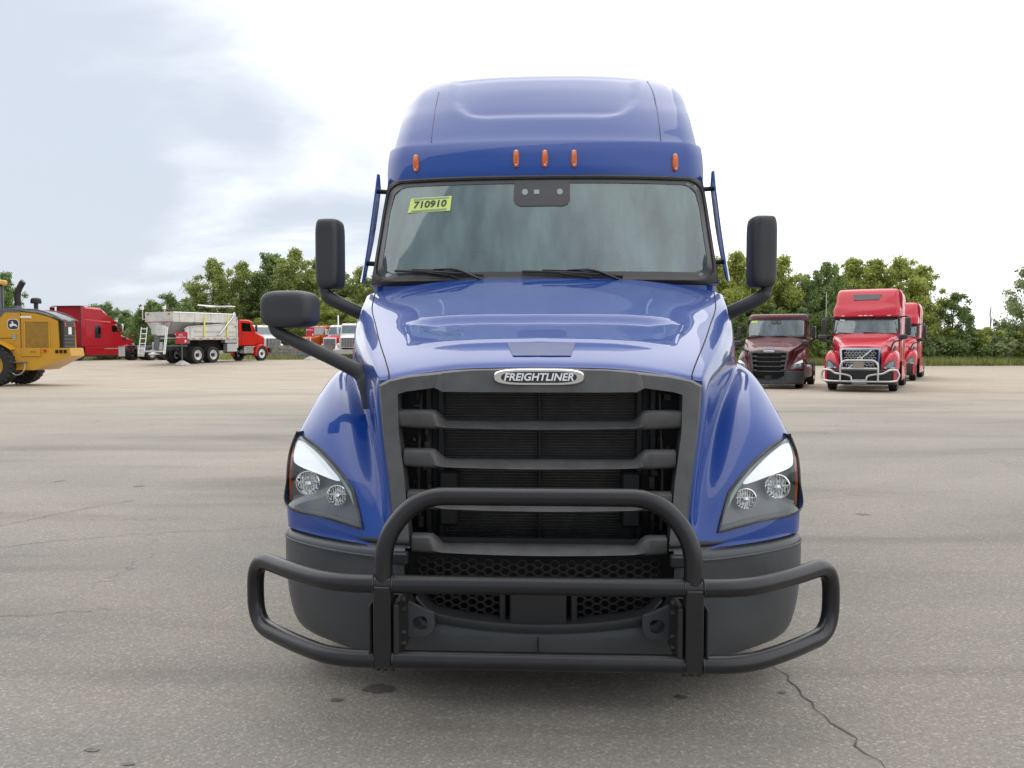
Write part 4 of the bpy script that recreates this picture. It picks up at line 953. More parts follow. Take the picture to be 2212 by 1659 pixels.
    pad(t, [(-.50, yr(3.62)-.022, 3.63), (.50, yr(3.62)-.022, 3.63), (.42, yr(3.42)-.022, 3.42), (-.46, yr(3.42)-.022, 3.42)], (0, .02, 0), 'roof_window', M['loader_grey'])
    for x in (-.8, -.18, 0, .18, .8): MB().box((x, 2.215+.15*(abs(x)/1.16)**2.6, 2.80), (.13, .05, .025), .006).build('marker_lamp', M['lamp_white'], t)
    # sleeper
    G = []
    for y, w in ((3.7, 1.2), (3.85, 1.23), (5.7, 1.23), (6.1, 1.2)): G.append([(-w, y, .9), (-w, y, 3.55), (-w+.03, y, 3.7), (-w+.12, y, 3.85), (-w+.3, y, 3.9), (w-.3, y, 3.9), (w-.12, y, 3.85), (w-.03, y, 3.7), (w, y, 3.55), (w, y, .9)])
    m = MB().grid(G); m.add(G[-1], [tuple(range(10))]); m.add(G[0], [tuple(range(10))]); m.build('sleeper', mat, t, smooth=40)
    for sx in (-1, 1):
        MB().box((sx*1.235, 5.0, .70), (.03, 3.6, .75), .01).build('side_skirt', mat, t)
        d = MB().box((sx*1.175, 3.05, 1.65), (.03, 1.0, 1.2), .01).build('door', mat, t)
        MB().box((sx*1.18, 2.95, 2.45), (.02, .85, .5), .005).build('door_window', M['dark_glass'], d)
        c = (sx*1.47, 2.15, 2.38); mo = MB().box(c, (.20, .14, .66), .05).build('door_mirror', M['mirror_plastic'], t, smooth=50)
        MB().box((c[0], c[1]+.075, c[2]), (.17, .012, .6), .003).build('mirror_glass', M['chrome'], mo)
        MB().tube(fillet([(sx*1.12, 2.3, 2.74), (sx*1.45, 2.2, 2.76), (sx*1.47, 2.18, 2.66)], .05), .026, 8).build('mirror_arm', M['mirror_plastic'], mo, smooth=50)
        MB().tube(fillet([(sx*1.12, 2.3, 2.02), (sx*1.45, 2.2, 2.06), (sx*1.47, 2.18, 2.12)], .05), .026, 8).build('mirror_arm', M['mirror_plastic'], mo, smooth=50)
        c = (sx*1.36, .75, 1.98); mo = MB().box(c, (.30, .13, .17), .05).build('hood_mirror', M['mirror_plastic'], t, smooth=50)
        MB().tube(fillet([(c[0], .80, 1.92), (sx*1.30, .82, 1.87), (sx*1.05, .95, 1.80), (sx*.98, 1.0, 1.62)], .08), .03, 8).build('mirror_arm', M['mirror_plastic'], mo, smooth=50)
        wheel(t, sx*1.04, 1.35, side=sx, rimmat='steel')
        for y in (6.6, 7.9): wheel(t, sx*1.08, y, side=sx, dual=True)
    MB().tube([(-1.42, 2.25, 2.7), (-1.42, 2.25, 3.75)], .008, 5).build('whip_aerial', M['lamp_white'], t)
    chassis(t, .4, 8.5, (1.35, 6.6, 7.9)); MB().box((0, 1.2, 1.0), (1.2, 1.4, .7), .05).build('engine', M['deep_black'], t); MB().box((0, .7, .45), (1.7, 1.1, .12)).build('under_tray', M['deep_black'], t)
    if guard:
        r = .036; g = []
        MB().tube(fillet([(-.62, -.2, .40), (-.62, -.2, .98), (-.50, -.18, 1.13), (.50, -.18, 1.13), (.62, -.2, .98), (.62, -.2, .40)], .16, 6), r, 10).build('guard_hoop', M['steel'], t, smooth=50)
        MB().tube([(-.62, -.2, .84), (.62, -.2, .84)], r, 10).build('guard_crossbar', M['steel'], t, smooth=50)
        MB().tube(fillet([(-1.22, .06, .42), (-1.0, -.16, .39), (0, -.2, .38), (1.0, -.16, .39), (1.22, .06, .42)], .2, 6), r, 10).build('guard_rail', M['steel'], t, smooth=50)
        for sx in (-1, 1):
            MB().tube(fillet([(sx*.24, -.2, .38), (sx*.26, -.2, .58), (sx*.50, -.2, .64), (sx*.78, -.17, .66), (sx*.98, -.12, .80), (sx*1.22, .06, .80), (sx*1.30, .1, .6), (sx*1.22, .06, .42)], .09, 5), r, 10).build('guard_wing', M['steel'], t, smooth=50)
            MB().box((sx*.62, -.06, .5), (.05, .3, .2), .01).build('guard_bracket', M['black_plastic'], t)
        MB().box((-.02, -.245, .985), (.36, .015, .20), .01).build('guard_plate', M['brown_plate'], t)
    return t
r1 = thing('semi_truck', 'bright red sleeper tractor with silver bull bar and framed grille, beside the maroon truck', 'truck', (12.40, 29.6, 0), R(-27.5))
sleeper_truck(r1, M['red_paint'], True)
r2 = thing('semi_truck', 'red sleeper tractor mostly hidden behind the red truck with silver bull bar', 'truck', (17.9, 39.6, 0), R(-29))
sleeper_truck(r2, M['red_paint'], False)

def profile_body(poly, half, ch, name, mat, t, cx=0.0, smooth=30):
    """side profile (y,z) given width, with softened edges"""
    cy = sum(p[0] for p in poly)/len(poly); cz = sum(p[1] for p in poly)/len(poly)
    sm = [(p[0]-math.copysign(min(ch, abs(p[0]-cy)), p[0]-cy), p[1]-math.copysign(min(ch, abs(p[1]-cz)), p[1]-cz)) for p in poly]
    rings = [[(cx-half, y, z) for y, z in sm], [(cx-half+ch, y, z) for y, z in poly], [(cx+half-ch, y, z) for y, z in poly], [(cx+half, y, z) for y, z in sm]]
    m = MB().grid([r_+[r_[0]] for r_ in rings]); n = len(poly); m.add(rings[0], [tuple(range(n))]); m.add(rings[-1], [tuple(range(n))])
    return m.build(name, mat, t, smooth=smooth)
def arch(t, sx, y, r0, x0, x1, mat, name='fender', z=.51, a0=-15, a1=195):
    G = [[(sx*x, y+math.cos(R(a))*rr, z+math.sin(R(a))*rr) for x, rr in ((x0, r0), (x0, r0+.05), ((x0+x1)/2, r0+.09), (x1-.03, r0+.05), (x1, r0), (x1, r0-.06))] for a in np.linspace(a0, a1, 15)]
    return MB().grid(G).build(name, mat, t, smooth=50)
# --- red sleeper tractor on the left, seen from behind its right flank
def left_red():
    g0 = gz(-31.5, 63); t = thing('semi_truck', 'deep red aerodynamic sleeper tractor seen from its rear right corner behind the yellow loader', 'truck', (-31.0, 66.3, g0), R(170)); mat = M['left_red_paint']
    profile_body([(.02, .95), (.0, 1.2), (.12, 1.48), (.7, 1.70), (1.75, 1.98), (1.95, 1.95), (1.95, .95)], .98, .14, 'hood', mat, t)
    profile_body([(1.85, .95), (1.85, 2.0), (2.35, 2.72), (2.9, 2.85), (3.2, 2.88), (3.2, .95)], 1.16, .10, 'cab', mat, t)
    profile_body([(2.3, 2.75), (2.75, 2.92), (3.3, 3.30), (3.85, 3.75), (4.3, 3.90), (6.15, 3.92), (6.15, 2.75)], 1.14, .14, 'roof_fairing', mat, t)
    profile_body([(3.15, .95), (3.15, 2.9), (6.1, 3.0), (6.1, .95)], 1.22, .06, 'sleeper', mat, t)
    for sx in (-1, 1):
        arch(t, sx, 1.25, .60, .85, 1.24, mat); wheel(t, sx*1.03, 1.25, side=sx); wheel(t, sx*1.06, 6.6, side=sx, dual=True); wheel(t, sx*1.06, 7.9, side=sx, dual=True)
        MB().box((sx*1.235, 4.3, .62), (.03, 3.7, .68), .01).build('side_skirt', mat, t)
        MB().box((sx*1.255, 4.3, .34), (.02, 3.7, .12), .005).build('skirt_trim', M['black_plastic'], t)
        MB().box((sx*1.25, 3.2, .86), (.02, 1.7, .05), .005).build('skirt_step', M['steel'], t)
        MB().box((sx*1.215, 6.32, 2.45), (.04, .42, 2.85), .015).build('side_extender', mat, t)
        MB().box((sx*1.215, 6.56, 2.45), (.05, .06, 2.85), .01).build('extender_edge', M['black_plastic'], t)
        d = MB().box((sx*1.175, 2.72, 1.55), (.03, .92, 1.15), .01).build('door', mat, t); MB().prism([(2.28, 2.02), (2.42, 2.52), (2.62, 2.62), (3.02, 2.6), (3.02, 2.02)], sx*1.165, sx*1.185, 'yz').build('door_window', M['dark_glass'], d)
        MB().box((sx*1.232, 4.72, 2.12), (.02, .62, .95), .008).build('sleeper_window', M['dark_glass'], t)
        MB().box((sx*1.36, 2.05, 2.45), (.17, .14, .62), .05).build('door_mirror', M['steel'], t, smooth=50); MB().tube([(sx*1.1, 2.15, 2.2), (sx*1.36, 2.07, 2.3)], .03, 6).build('mirror_arm', M['black_plastic'], t)
        MB().box((sx*1.14, .45, 1.86), (.22, .12, .14), .04).build('hood_mirror', mat, t, smooth=50); MB().tube([(sx*.9, .6, 1.6), (sx*1.1, .5, 1.8)], .02, 6).build('mirror_arm', M['black_plastic'], t)
        MB().box((sx*.99, 1.3, 1.62), (.04, .38, .30), .03).build('hood_vent', M['black_plastic'], t)
        MB().box((sx*1.05, .35, 1.15), (.22, .2, .26), .06).build('headlight', M['curtain'], t, smooth=50)
    MB().box((0, 6.12, 3.45), (1.7, .03, .66), .01).build('rear_recess', M['deep_black'], t)
    MB().box((.45, 6.13, 2.35), (.55, .05, 1.3), .02).build('rear_panel', M['black_plastic'], t)
    MB().box((0, 6.3, 3.93), (2.3, .5, .05), .015).build('roof_trim', M['black_plastic'], t)
    profile_body([(.1, .35), (.0, .55), (.0, .95), (.5, .98), (.7, .35)], 1.18, .08, 'bumper', mat, t)
    chassis(t, .5, 8.6, (1.25, 6.6, 7.9))
    MB().box((0, 7.0, 1.05), (.9, .9, .10), .03).build('fifth_wheel', M['black_plastic'], t)
left_red()
def lathe_cyl(m, c, r, h, axis='z', n=12): return m.lathe([(0, 0), (0, r), (h, r), (h, 0)], c, axis, n)
# --- snow-plough dump truck with aluminium spreader
def dump_truck():
    t = thing('dump_truck', 'red cab dump truck carrying a silver aluminium salt spreader body with yellow straps', 'truck', (-18.7, 61.2, gz(-20.5, 57.5)+.0), R(156)); mat = M['cab_red_paint']
    t.rotation_euler = (R(-.6), 0, R(156))
    profile_body([(.25, 1.15), (.22, 1.55), (.45, 1.88), (1.45, 2.15), (1.55, 2.1), (1.55, 1.15)], .88, .12, 'hood', mat, t)
    profile_body([(1.45, 1.1), (1.45, 2.15), (1.85, 2.85), (2.1, 2.95), (3.05, 2.95), (3.1, 2.8), (3.1, 1.1)], 1.1, .09, 'cab', mat, t)
    MB().grid([[(x, 1.46+(z-2.18)*.56-.02, z) for z in (2.2, 2.8)] for x in (-.98, .98)]).build('windscreen', M['far_glass'], t)
    MB().box((0, .0, .78), (2.3, .22, .34), .03).build('bumper', M['black_plastic'], t)
    for sx in (-1, 1):
        arch(t, sx, .95, .60, .80, 1.2, mat, z=.55); wheel(t, sx*1.03, .95, r=.545, side=sx, rimmat='white_paint'); 
        for y in (5.72, 7.1): wheel(t, sx*1.05, y, r=.545, side=sx, rimmat='white_paint', dual=True); wheel(t, sx*.70, y, r=.545, side=sx, rimmat='white_paint', dual=True)
        d = MB().box((sx*1.11, 2.45, 1.75), (.03, 1.0, 1.15), .01).build('door', mat, t); MB().prism([(1.95, 2.12), (2.1, 2.68), (2.9, 2.72), (2.9, 2.12)], sx*1.105, sx*1.13, 'yz').build('door_window', M['dark_glass'], d)
        MB().box((sx*1.16, 2.85, 1.95), (.03, .16, .05), .01).build('door_handle', M['black_plastic'], d)
        MB().box((sx*.95, 2.25, .82), (.42, .95, .50), .06).build('fuel_tank', M['steel'], t); MB().box((sx*1.18, 2.25, 1.05), (.14, 1.0, .05), .01).build('cab_step', M['aluminium'], t)
        MB().box((sx*1.0, 3.95, 1.0), (.36, .95, .55), .02).build('tool_box', M['aluminium'], t); MB().box((sx*1.0, 4.0, 1.48), (.40, 1.25, .30), .02).build('tool_box', M['aluminium'], t)
        MB().box((sx*1.30, 1.65, 2.35), (.12, .12, .5), .03).build('door_mirror', M['black_plastic'], t); MB().tube([(sx*1.08, 1.8, 2.5), (sx*1.28, 1.68, 2.5)], .02, 6).build('mirror_arm', M['steel'], t)
        MB().tube([(sx*1.0, 3.28, 1.0), (sx*1.0, 3.28, 2.9)], .09, 10).build('exhaust_stack', M['steel'], t, smooth=50)
        # dump body side: sheet, top and bottom rails, ribs, rear post
        prof = [(3.45, 1.62), (8.0, 1.62), (8.22, 2.22), (7.9, 2.36), (3.45, 2.68)]
        MB().prism(prof, sx*1.16, sx*1.22, 'yz').build('body_side', M['pale_metal'], t)
        MB().tube([(sx*1.2, 3.45, 2.68), (sx*1.2, 7.9, 2.36), (sx*1.2, 8.22, 2.22)], .05, 6).build('top_rail', M['aluminium'], t); MB().box((sx*1.21, 5.7, 1.60), (.10, 4.6, .12), .02).build('bottom_rail', M['aluminium'], t)
        MB().box((sx*1.235, 5.5, 2.10), (.04, 3.8, .09), .01).build('side_rib', M['aluminium'], t); MB().box((sx*1.228, 5.5, 1.78), (.03, 3.9, .05), .01).build('side_rib', M['aluminium'], t)
        for y in (4.1, 4.9, 5.7, 6.5, 7.3): MB().box((sx*1.10, y, 2.72), (.16, .05, .30), .01).build('hopper_prop', M['loader_grey'], t)
        for y in (4.6, 5.9, 7.3, 8.6): MB().box((sx*1.2, y, 2.98), (.02, .05, .56), .006).build('hopper_rib', M['aluminium'], t)
        MB().tube([(sx*1.2, 3.6, 3.28), (sx*1.2, 9.1, 3.28)], .04, 6).build('hopper_rim', M['lamp_white'], t)
        MB().box((sx*1.262, 7.95, 1.45), (.02, .2, .3), .01).build('latch', M['loader_grey'], t); MB().box((sx*1.24, 3.62, 2.45), (.03, .25, .09), .01).build('marker_lamp', M['amber'], t)
        for y in (3.55, 7.75): MB().box((sx*1.235, y, 2.02), (.05, .12, .82), .01).build('body_post', M['aluminium'], t)
        # spreader hopper side
        MB().box((sx*1.17, 6.35, 2.98), (.05, 5.6, .60), .015).build('hopper_side', M['pale_metal'], t)
        MB().grid([[(sx*1.17, y, 2.72), (sx*.45, y, 1.9)] for y in (3.7, 9.1)]).build('hopper_slope', M['aluminium'], t)
        for y in (4.3, 6.4): MB().tube([(sx*1.20, y, 3.15), (sx*1.25, y+.15, 2.72), (sx*1.27, y+.22, 1.68)], .06, 6).build('ratchet_strap', M['strap_yellow'], t)
        MB().tube([(sx*.95, 9.2, 2.85), (sx*.95, 9.55, 2.85), (sx*.95, 9.55, 3.5)], .035, 6).build('lamp_stand', M['pale_metal'], t); MB().box((sx*.95, 9.58, 3.55), (.20, .12, .2), .02).build('work_lamp', M['lamp_white'], t)
        for k in range(7): MB().box((sx*1.272, 3.8+k*.62, 1.61), (.012, .22, .05)).build('reflective_tape', M['sign_red'], t)
    MB().tube([(-1.24, 3.75, 3.4), (-1.30, 3.95, 3.1), (-1.31, 5.2, 1.95), (-1.31, 5.4, 1.85)], .06, 8).build('tarp_arm', M['steel'], t, smooth=50)
    MB().box((0, 3.42, 2.35), (2.36, .06, 1.5), .02).build('body_headboard', M['pale_metal'], t); MB().box((0, 5.8, 1.66), (2.3, 4.5, .08), .01).build('body_floor', M['aluminium'], t)
    MB().box((0, 3.55, 2.98), (2.3, .05, .6), .01).build('hopper_front', M['pale_metal'], t); MB().box((0, 9.15, 3.0), (2.3, .05, .62), .01).build('hopper_rear', M['pale_metal'], t)
    MB().prism([(-1.12, 2.72), (1.12, 2.72), (.42, 1.85), (-.42, 1.85)], 9.05, 9.13, 'xz').build('hopper_rear_slope', M['aluminium'], t)
    MB().box((0, 6.4, 3.16), (2.1, 5.3, .08)).build('hopper_cover', M['aluminium'], t)
    for k in range(9): MB().box((-1.0+k*.25, 9.18, 2.68), (.14, .015, .06)).build('reflective_tape', M['sign_red'], t)
    for sx in (-1, 1): MB().box((sx*.9, 9.19, 3.18), (.18, .02, .10), .01).build('marker_lamp', M['amber'], t)
    MB().box((.15, 3.6, 3.84), (1.9, .9, .07), .02).build('cab_shield', M['lamp_white'], t); MB().tube([(0.9, 2.3, 3.86), (.9, 4.9, 3.92)], .05, 6).build('shield_rail', M['lamp_white'], t)
    MB().box((-.1, 9.35, 2.25), (.62, .5, .75), .04).build('auger_box', M['aluminium'], t); MB().box((-.62, 9.6, 2.12), (.6, .32, .62), .02).build('control_cabinet', M['pale_metal'], t)
    MB().tube([(-.35, 9.5, 2.2), (-.4, 9.7, 1.5), (-.4, 9.8, .95)], .17, 10).build('discharge_chute', M['loader_grey'], t, smooth=50); MB().lathe([(.62, 0), (.62, .36), (.66, .36), (.80, .1), (.8, 0)], (-.3, 9.85, 0), 'z', 16).build('spinner', M['pale_metal'], t, smooth=40)
    MB().box((-.1, 9.7, .82), (1.5, .5, .10), .01).build('spinner_frame', M['pale_metal'], t); MB().box((-.1, 9.4, 1.15), (.5, .4, .5), .03).build('hydraulic_tank', M['aluminium'], t)
    for (sx, x0) in ((-1, .82), (1, -1.12)):
        lad = MB()
        w = .5 if sx < 0 else .12
        la = MB().tube([(x0-w/2, 9.55, 2.35), (x0-w/2, 9.85, .65)], .03, 6); la.tube([(x0+w/2, 9.55, 2.35), (x0+w/2, 9.85, .65)], .03, 6)
        for k in range(6): la.tube([(x0-w/2, 9.57+k*.055, 2.25-k*.31), (x0+w/2, 9.57+k*.055, 2.25-k*.31)], .024, 6)
        la.build('ladder', M['lamp_white'], t)
    for sx in (-1, 1): MB().box((sx*.9, 8.15, .75), (.6, .02, .65)).build('mud_flap', M['rubber'], t)
    chassis(t, .2, 9.0, (.95, 5.72, 7.1), z=.98)
    MB().box((0, 4.6, 1.15), (1.0, 3.5, .7), .05).build('drive_line', M['deep_black'], t)
dump_truck()
# --- bare chassis between the red sleeper and the dump truck
def bare_chassis():
    t = thing('truck_chassis', 'bare truck chassis seen from behind with two silver square mudflaps', 'truck', (at(287, 60.5), 60.5, gz(-27.7, 61)), R(158))
    for sx in (-1, 1):
        MB().box((sx*.43, -2.6, .98), (.09, 5.4, .26), .01).build('frame_rail', M['loader_grey'], t)
        for y in (-.7, -2.05):
            for x in (1.05, .72): wheel(t, sx*x, y, side=sx, dual=True)
        fl = MB().box((sx*.92, .12, .66), (.62, .03, .72), .01).build('mud_flap', M['pale_metal'], t); MB().box((sx*.92, .14, 1.04), (.64, .05, .06), .01).build('flap_bracket', M['steel'], fl)
        MB().lathe([(.12, 0), (.12, .07), (.09, .07)], (sx*.18, 0, .78), 'y', 12).build('tail_lamp', M['red_lens'], t)
    MB().box((0, .06, .95), (.95, .06, .3), .01).build('end_plate', M['black_plastic'], t)
    for y in (-.7, -2.05): MB().tube([(-1, y, .51), (0, y, .51), (1, y, .51)], [.07, .17, .07], 10).build('axle', M['black_plastic'], t)
bare_chassis()
# --- wheel loader, rear end in view; local +x points to its rear
def loader():
    t = thing('wheel_loader', 'large yellow wheel loader with its engine end toward the yard and black exhaust', 'loader', (-21.3, 35.15, 0), R(2)); Y = M['yellow_paint']
    def wl(x, y, s, name='wheel'):
        r = .86; o = MB()
        pr = [(-.30, .50), (-.32, .58), (-.335, .72), (-.30, .80), (-.22, .835), (.22, .835), (.30, .80), (.335, .72), (.32, .58), (.30, .50)]; o.lathe(pr, (0, 0, 0), 'y', 40)
        w = o.build(name, M['rubber'], t, smooth=40); w.location = (x, y, r)
        tr = MB()
        for k in range(26):
            for sd in (-1, 1):
                a = 2*math.pi*(k+(.5 if sd > 0 else 0))/26; Mx = Matrix.Rotation(a, 4, 'Y') @ Matrix.Translation((0, sd*.165, .835)) @ Matrix.Rotation(sd*.45, 4, 'Z')
                tr.box((0, 0, 0), (.085, .36, .055), .0, M=Matrix.Identity(4)) if False else tr.add([Mx @ Vector(p) for p in ((-.05, -.19, -.03), (.05, -.19, -.03), (.05, .19, -.08), (-.05, .19, -.08), (-.04, -.18, .028), (.04, -.18, .028), (.04, .18, -.01), (-.04, .18, -.01))], [(0, 1, 2, 3), (4, 5, 6, 7), (0, 1, 5, 4), (1, 2, 6, 5), (2, 3, 7, 6), (3, 0, 4, 7)])
        tag(tr.build('tread', M['tread_rubber'], w), kind='stuff')
        MB().lathe([(s*.30, .50), (s*.26, .46), (s*.10, .40), (s*.05, .2), (s*.12, .15), (s*.13, 0)], (0, 0, 0), 'y', 24).build('rim', Y, w, smooth=40)
    for x in (0, -3.5):
        wl(x, -1.05, -1); wl(x, 1.05, 1)
    # engine hood
    prof = [(-.9, 1.55), (-.9, 3.05), (.95, 3.05), (1.6, 2.98), (2.15, 2.82), (2.42, 2.68), (2.46, 1.55)]
    h = MB(); half = .74; P0 = [(x, -half, z) for x, z in prof]; P1 = [(x, half, z) for x, z in prof]; S0 = [(x-.02*(x > 2), -half+.06, z+.03*(z > 2)) for x, z in prof]; S1 = [(a, -b_, c) for a, b_, c in S0]
    h.grid([P0+[P0[0]], S0+[S0[0]], S1+[S1[0]], P1+[P1[0]]]); h.add(P0, [tuple(range(7))]); h.add(P1, [tuple(range(7))]); hood = h.build('engine_hood', Y, t, smooth=25)
    for sy in (-1, 1):
        MB().box((.92, sy*.745, 2.28), (.02, .012, 1.45)).build('panel_gap', M['deep_black'], hood); MB().box((-.2, sy*.745, 1.98), (1.8, .012, .02)).build('panel_gap', M['deep_black'], hood)
        sc = MB().box((1.58, sy*.755, 2.12), (1.0, .03, 1.12), .01).build('vent_screen', M['mesh_yellow'], hood)
        for a, b_ in (((1.08, 2.68), (2.08, 2.68)), ((1.08, 1.56), (1.08, 2.68)), ((2.08, 1.56), (2.08, 2.68))): MB().tube([(a[0], sy*.765, a[1]), (b_[0], sy*.765, b_[1])], .028, 6).build('vent_rim', Y, sc)
    # grey top deck with side rails sloping to the rear
    dk = MB(); top = [(-.9, 3.1, 3.22), (.95, 3.1, 3.22), (1.7, 3.02, 3.12), (2.25, 2.84, 2.92), (2.55, 2.70, 2.76)]
    dk.grid([[(x, -.72, z1), (x, -.60, z2), (x, .60, z2), (x, .72, z1)] for x, z1, z2 in top]); dk.build('hood_deck', M['loader_grey'], hood, smooth=30)
    for sy in (-1, 1):
        MB().prism([(-.9, 3.02), (-.9, 3.22), (.95, 3.22), (.95, 3.12), (.25, 3.12), (.0, 3.02)], sy*.735, sy*.765, 'xz').build('hood_band', M['loader_grey'], hood) if False else None
        m = MB(); pl = [(-.9, 2.82), (-.9, 3.2), (.92, 3.2), (.92, 3.05), (.28, 3.05), (.08, 2.82)]; m.sheet([(x, sy*.752, z) for x, z in pl], (0, -sy*.03, 0)); m.build('name_band', M['loader_grey'], hood)
        MB().tube(cat1([(.75, sy*.74, 3.16), (1.5, sy*.74, 3.16), (2.1, sy*.72, 3.0), (2.60, sy*.66, 2.72)], 5), .035, 6).build('deck_rail', M['loader_grey'], hood, smooth=50)
        # deer-shaped badge: rounded dark shield with a pale leaping animal mark
        sh = [(math.copysign(abs(math.cos(a))**.6, math.cos(a))*.235, math.copysign(abs(math.sin(a))**.6, math.sin(a))*.225) for a in np.linspace(0, 2*math.pi, 33)[:-1]]
        b0 = MB().sheet([(.62+x, sy*.757, 2.55+z) for x, z in sh], (0, -sy*.012, 0)).build('badge', M['sign_white'], hood); MB().sheet([(.62+x*.9, sy*.765, 2.55+z*.9) for x, z in sh], (0, -sy*.012, 0)).build('badge_field', M['ink'], b0)
        mk = [(-.16, -.02), (-.10, .03), (-.06, .02), (-.05, .09), (-.08, .15), (-.03, .11), (-.01, .16), (.0, .10), (.03, .04), (.12, .02), (.15, -.03), (.18, -.10), (.11, -.06), (.05, -.04), (-.02, -.05), (-.07, -.09), (-.13, -.10), (-.10, -.05)]
        MB().sheet([(.62+x, sy*.772, 2.54+z) for x, z in mk], (0, -sy*.01, 0)).build('badge_mark', M['sign_white'], b0)
    tm = text_mb('824', .24, .006, shear=.15, bold=.004); tm.xf(Matrix.Translation((-.10, -.787, 3.00))).build('model_number', M['sign_white'], hood, fix=False)
    tm = text_mb('P', .17, .006, shear=.15, bold=.004); tm.xf(Matrix.Translation((-.02, -.765, 2.72))).build('model_number', M['ink'], hood, fix=False)
    MB().box((.66, -.762, 2.02), (.18, .01, .22)).build('warning_label', M['grey_ink'], hood); MB().box((1.15, -.762, 2.86), (.45, .01, .09)).build('warning_label', M['sign_white'], hood)
    # rear grille
    rg = MB().box((2.50, -.12, 2.12), (.22, 1.0, 1.22), .05).build('rear_grille', M['black_plastic'], t)
    MB().box((2.615, -.12, 2.30), (.02, .26, .30), .03).build('rear_badge', M['sign_white'], rg)
    for sy in (-1, 1): MB().box((2.61, -.12+sy*.38, 2.55), (.03, .12, .16), .02).build('tail_lamp', M['red_lens'], rg)
    for z in (1.65, 1.8, 1.95, 2.1, 2.5, 2.62): MB().box((2.61, -.12, z), (.02, .9, .03)).build('grille_bar', M['loader_grey'], rg)
    # counterweight / rear frame
    cw = MB(); pf = [(-.6, .70), (-.6, 1.58), (2.95, 1.58), (3.0, 1.25), (1.55, .66)]
    for a, half in ((0, 1.0),):
        A_ = [(x, -half*(1 if x < 2 else .86), z) for x, z in pf]; B_ = [(x, half*(1 if x < 2 else .30), z) for x, z in pf]; cw.grid([A_+[A_[0]], B_+[B_[0]]]); cw.add(A_, [tuple(range(5))]); cw.add(B_, [tuple(range(5))])
    c = cw.build('counterweight', Y, t)
    for k in range(3): MB().box((2.45+k*.17, -.92, 1.43), (.11, .06, .14), .02).build('counterweight_slot', M['deep_black'], c)
    MB().box((1.45, -1.005, 1.40), (.75, .02, .34), .008).build('access_panel', Y, c); MB().box((1.55, -1.012, 1.42), (.25, .02, .06), .005).build('panel_latch', M['mesh_yellow'], c)
    MB().box((2.02, -1.01, 1.46), (.12, .02, .12), .01).build('reflector', M['red_lens'], c)
    st = MB().box((.95, -1.12, .98), (.70, .24, .06), .01).build('boarding_step', M['loader_grey'], t); MB().tube(fillet([(.62, -1.18, .95), (.68, -1.18, .60), (.9, -1.18, .46), (1.1, -1.18, .50), (1.26, -1.18, .66), (1.30, -1.18, .95)], .1), .03, 6).build('step_loop', M['steel'], st, smooth=50)
    for sy in (-1, 1):
        MB().grid([[(-.95+.0, sy*.78, 1.95), (-.95, sy*1.32, 1.9)], [(-.4, sy*.78, 1.98), (-.4, sy*1.32, 1.93)], [(.3, sy*.78, 1.85), (.3, sy*1.32, 1.80)], [(.8, sy*.78, 1.55), (.8, sy*1.32, 1.50)]]).build('wheel_guard', Y, t, smooth=50)
    # exhaust and pre-cleaner
    MB().lathe([(3.2, .20), (3.36, .13), (3.36, .10)], (.42, 0, 0), 'z', 14).build('stack_base', M['loader_grey'], t, smooth=40)
    MB().tube(fillet([(.42, 0, 3.3), (.42, 0, 3.95), (.62, 0, 4.32), (.68, 0, 4.38)], .22, 6), .125, 12).build('exhaust_stack', M['black_plastic'], t, smooth=50)
    MB().lathe([(3.15, .085), (3.46, .085), (3.46, .20), (3.52, .215), (3.66, .19), (3.70, .12), (3.71, 0)], (1.12, .1, 0), 'z', 16).build('air_cleaner', M['black_plastic'], t, smooth=40)
    # cab
    cb = MB()
    for x in (-2.3, -.62):
        for y in (-.7, .7): MB().box((x, y, 3.15), (.12, .12, 2.3), .02).build('cab_pillar', M['mesh_yellow'] if False else M['loader_grey'], t)
    MB().box((-1.45, 0, 4.38), (2.0, 1.75, .22), .06).build('cab_roof', Y, t); MB().box((-1.45, 0, 2.3), (1.8, 1.5, .9), .05).build('cab_base', Y, t)
    for y in (-.71, .71): MB().box((-1.45, y, 3.5), (1.5, .02, 1.5)).build('cab_window', M['dark_glass'], t)
    MB().box((-.60, 0, 3.6), (.02, 1.2, 1.2)).build('cab_window', M['dark_glass'], t)
    MB().tube([(-.50, -.55, 4.45), (-.50, -.55, 5.4)], .05, 8).build('aerial_mast', M['pale_metal'], t)
    MB().tube(fillet([(-.52, -.78, 2.9), (-.42, -.82, 3.0), (-.42, -.82, 3.6), (-.52, -.78, 3.7)], .1), .025, 6).build('grab_rail', M['black_plastic'], t)
    # front frame (outside the picture)
    MB().box((-3.3, 0, 1.25), (2.6, 1.1, .9), .08).build('front_frame', Y, t)
    MB().tube([(-3.0, 0, 2.2), (-4.6, 0, 1.7), (-5.8, 0, .8)], .18, 8).build('lift_arm', Y, t)
    MB().prism([(-5.6, .12), (-5.6, 1.3), (-5.9, 1.35), (-6.2, .8), (-6.9, .10), (-6.9, .06)], -1.5, 1.5, 'xz').build('bucket', M['loader_grey'], t)
    for x in (0, -3.5): MB().tube([(x, -1.0, .86), (x, 1.0, .86)], .22, 10).build('axle', Y, t)
loader()
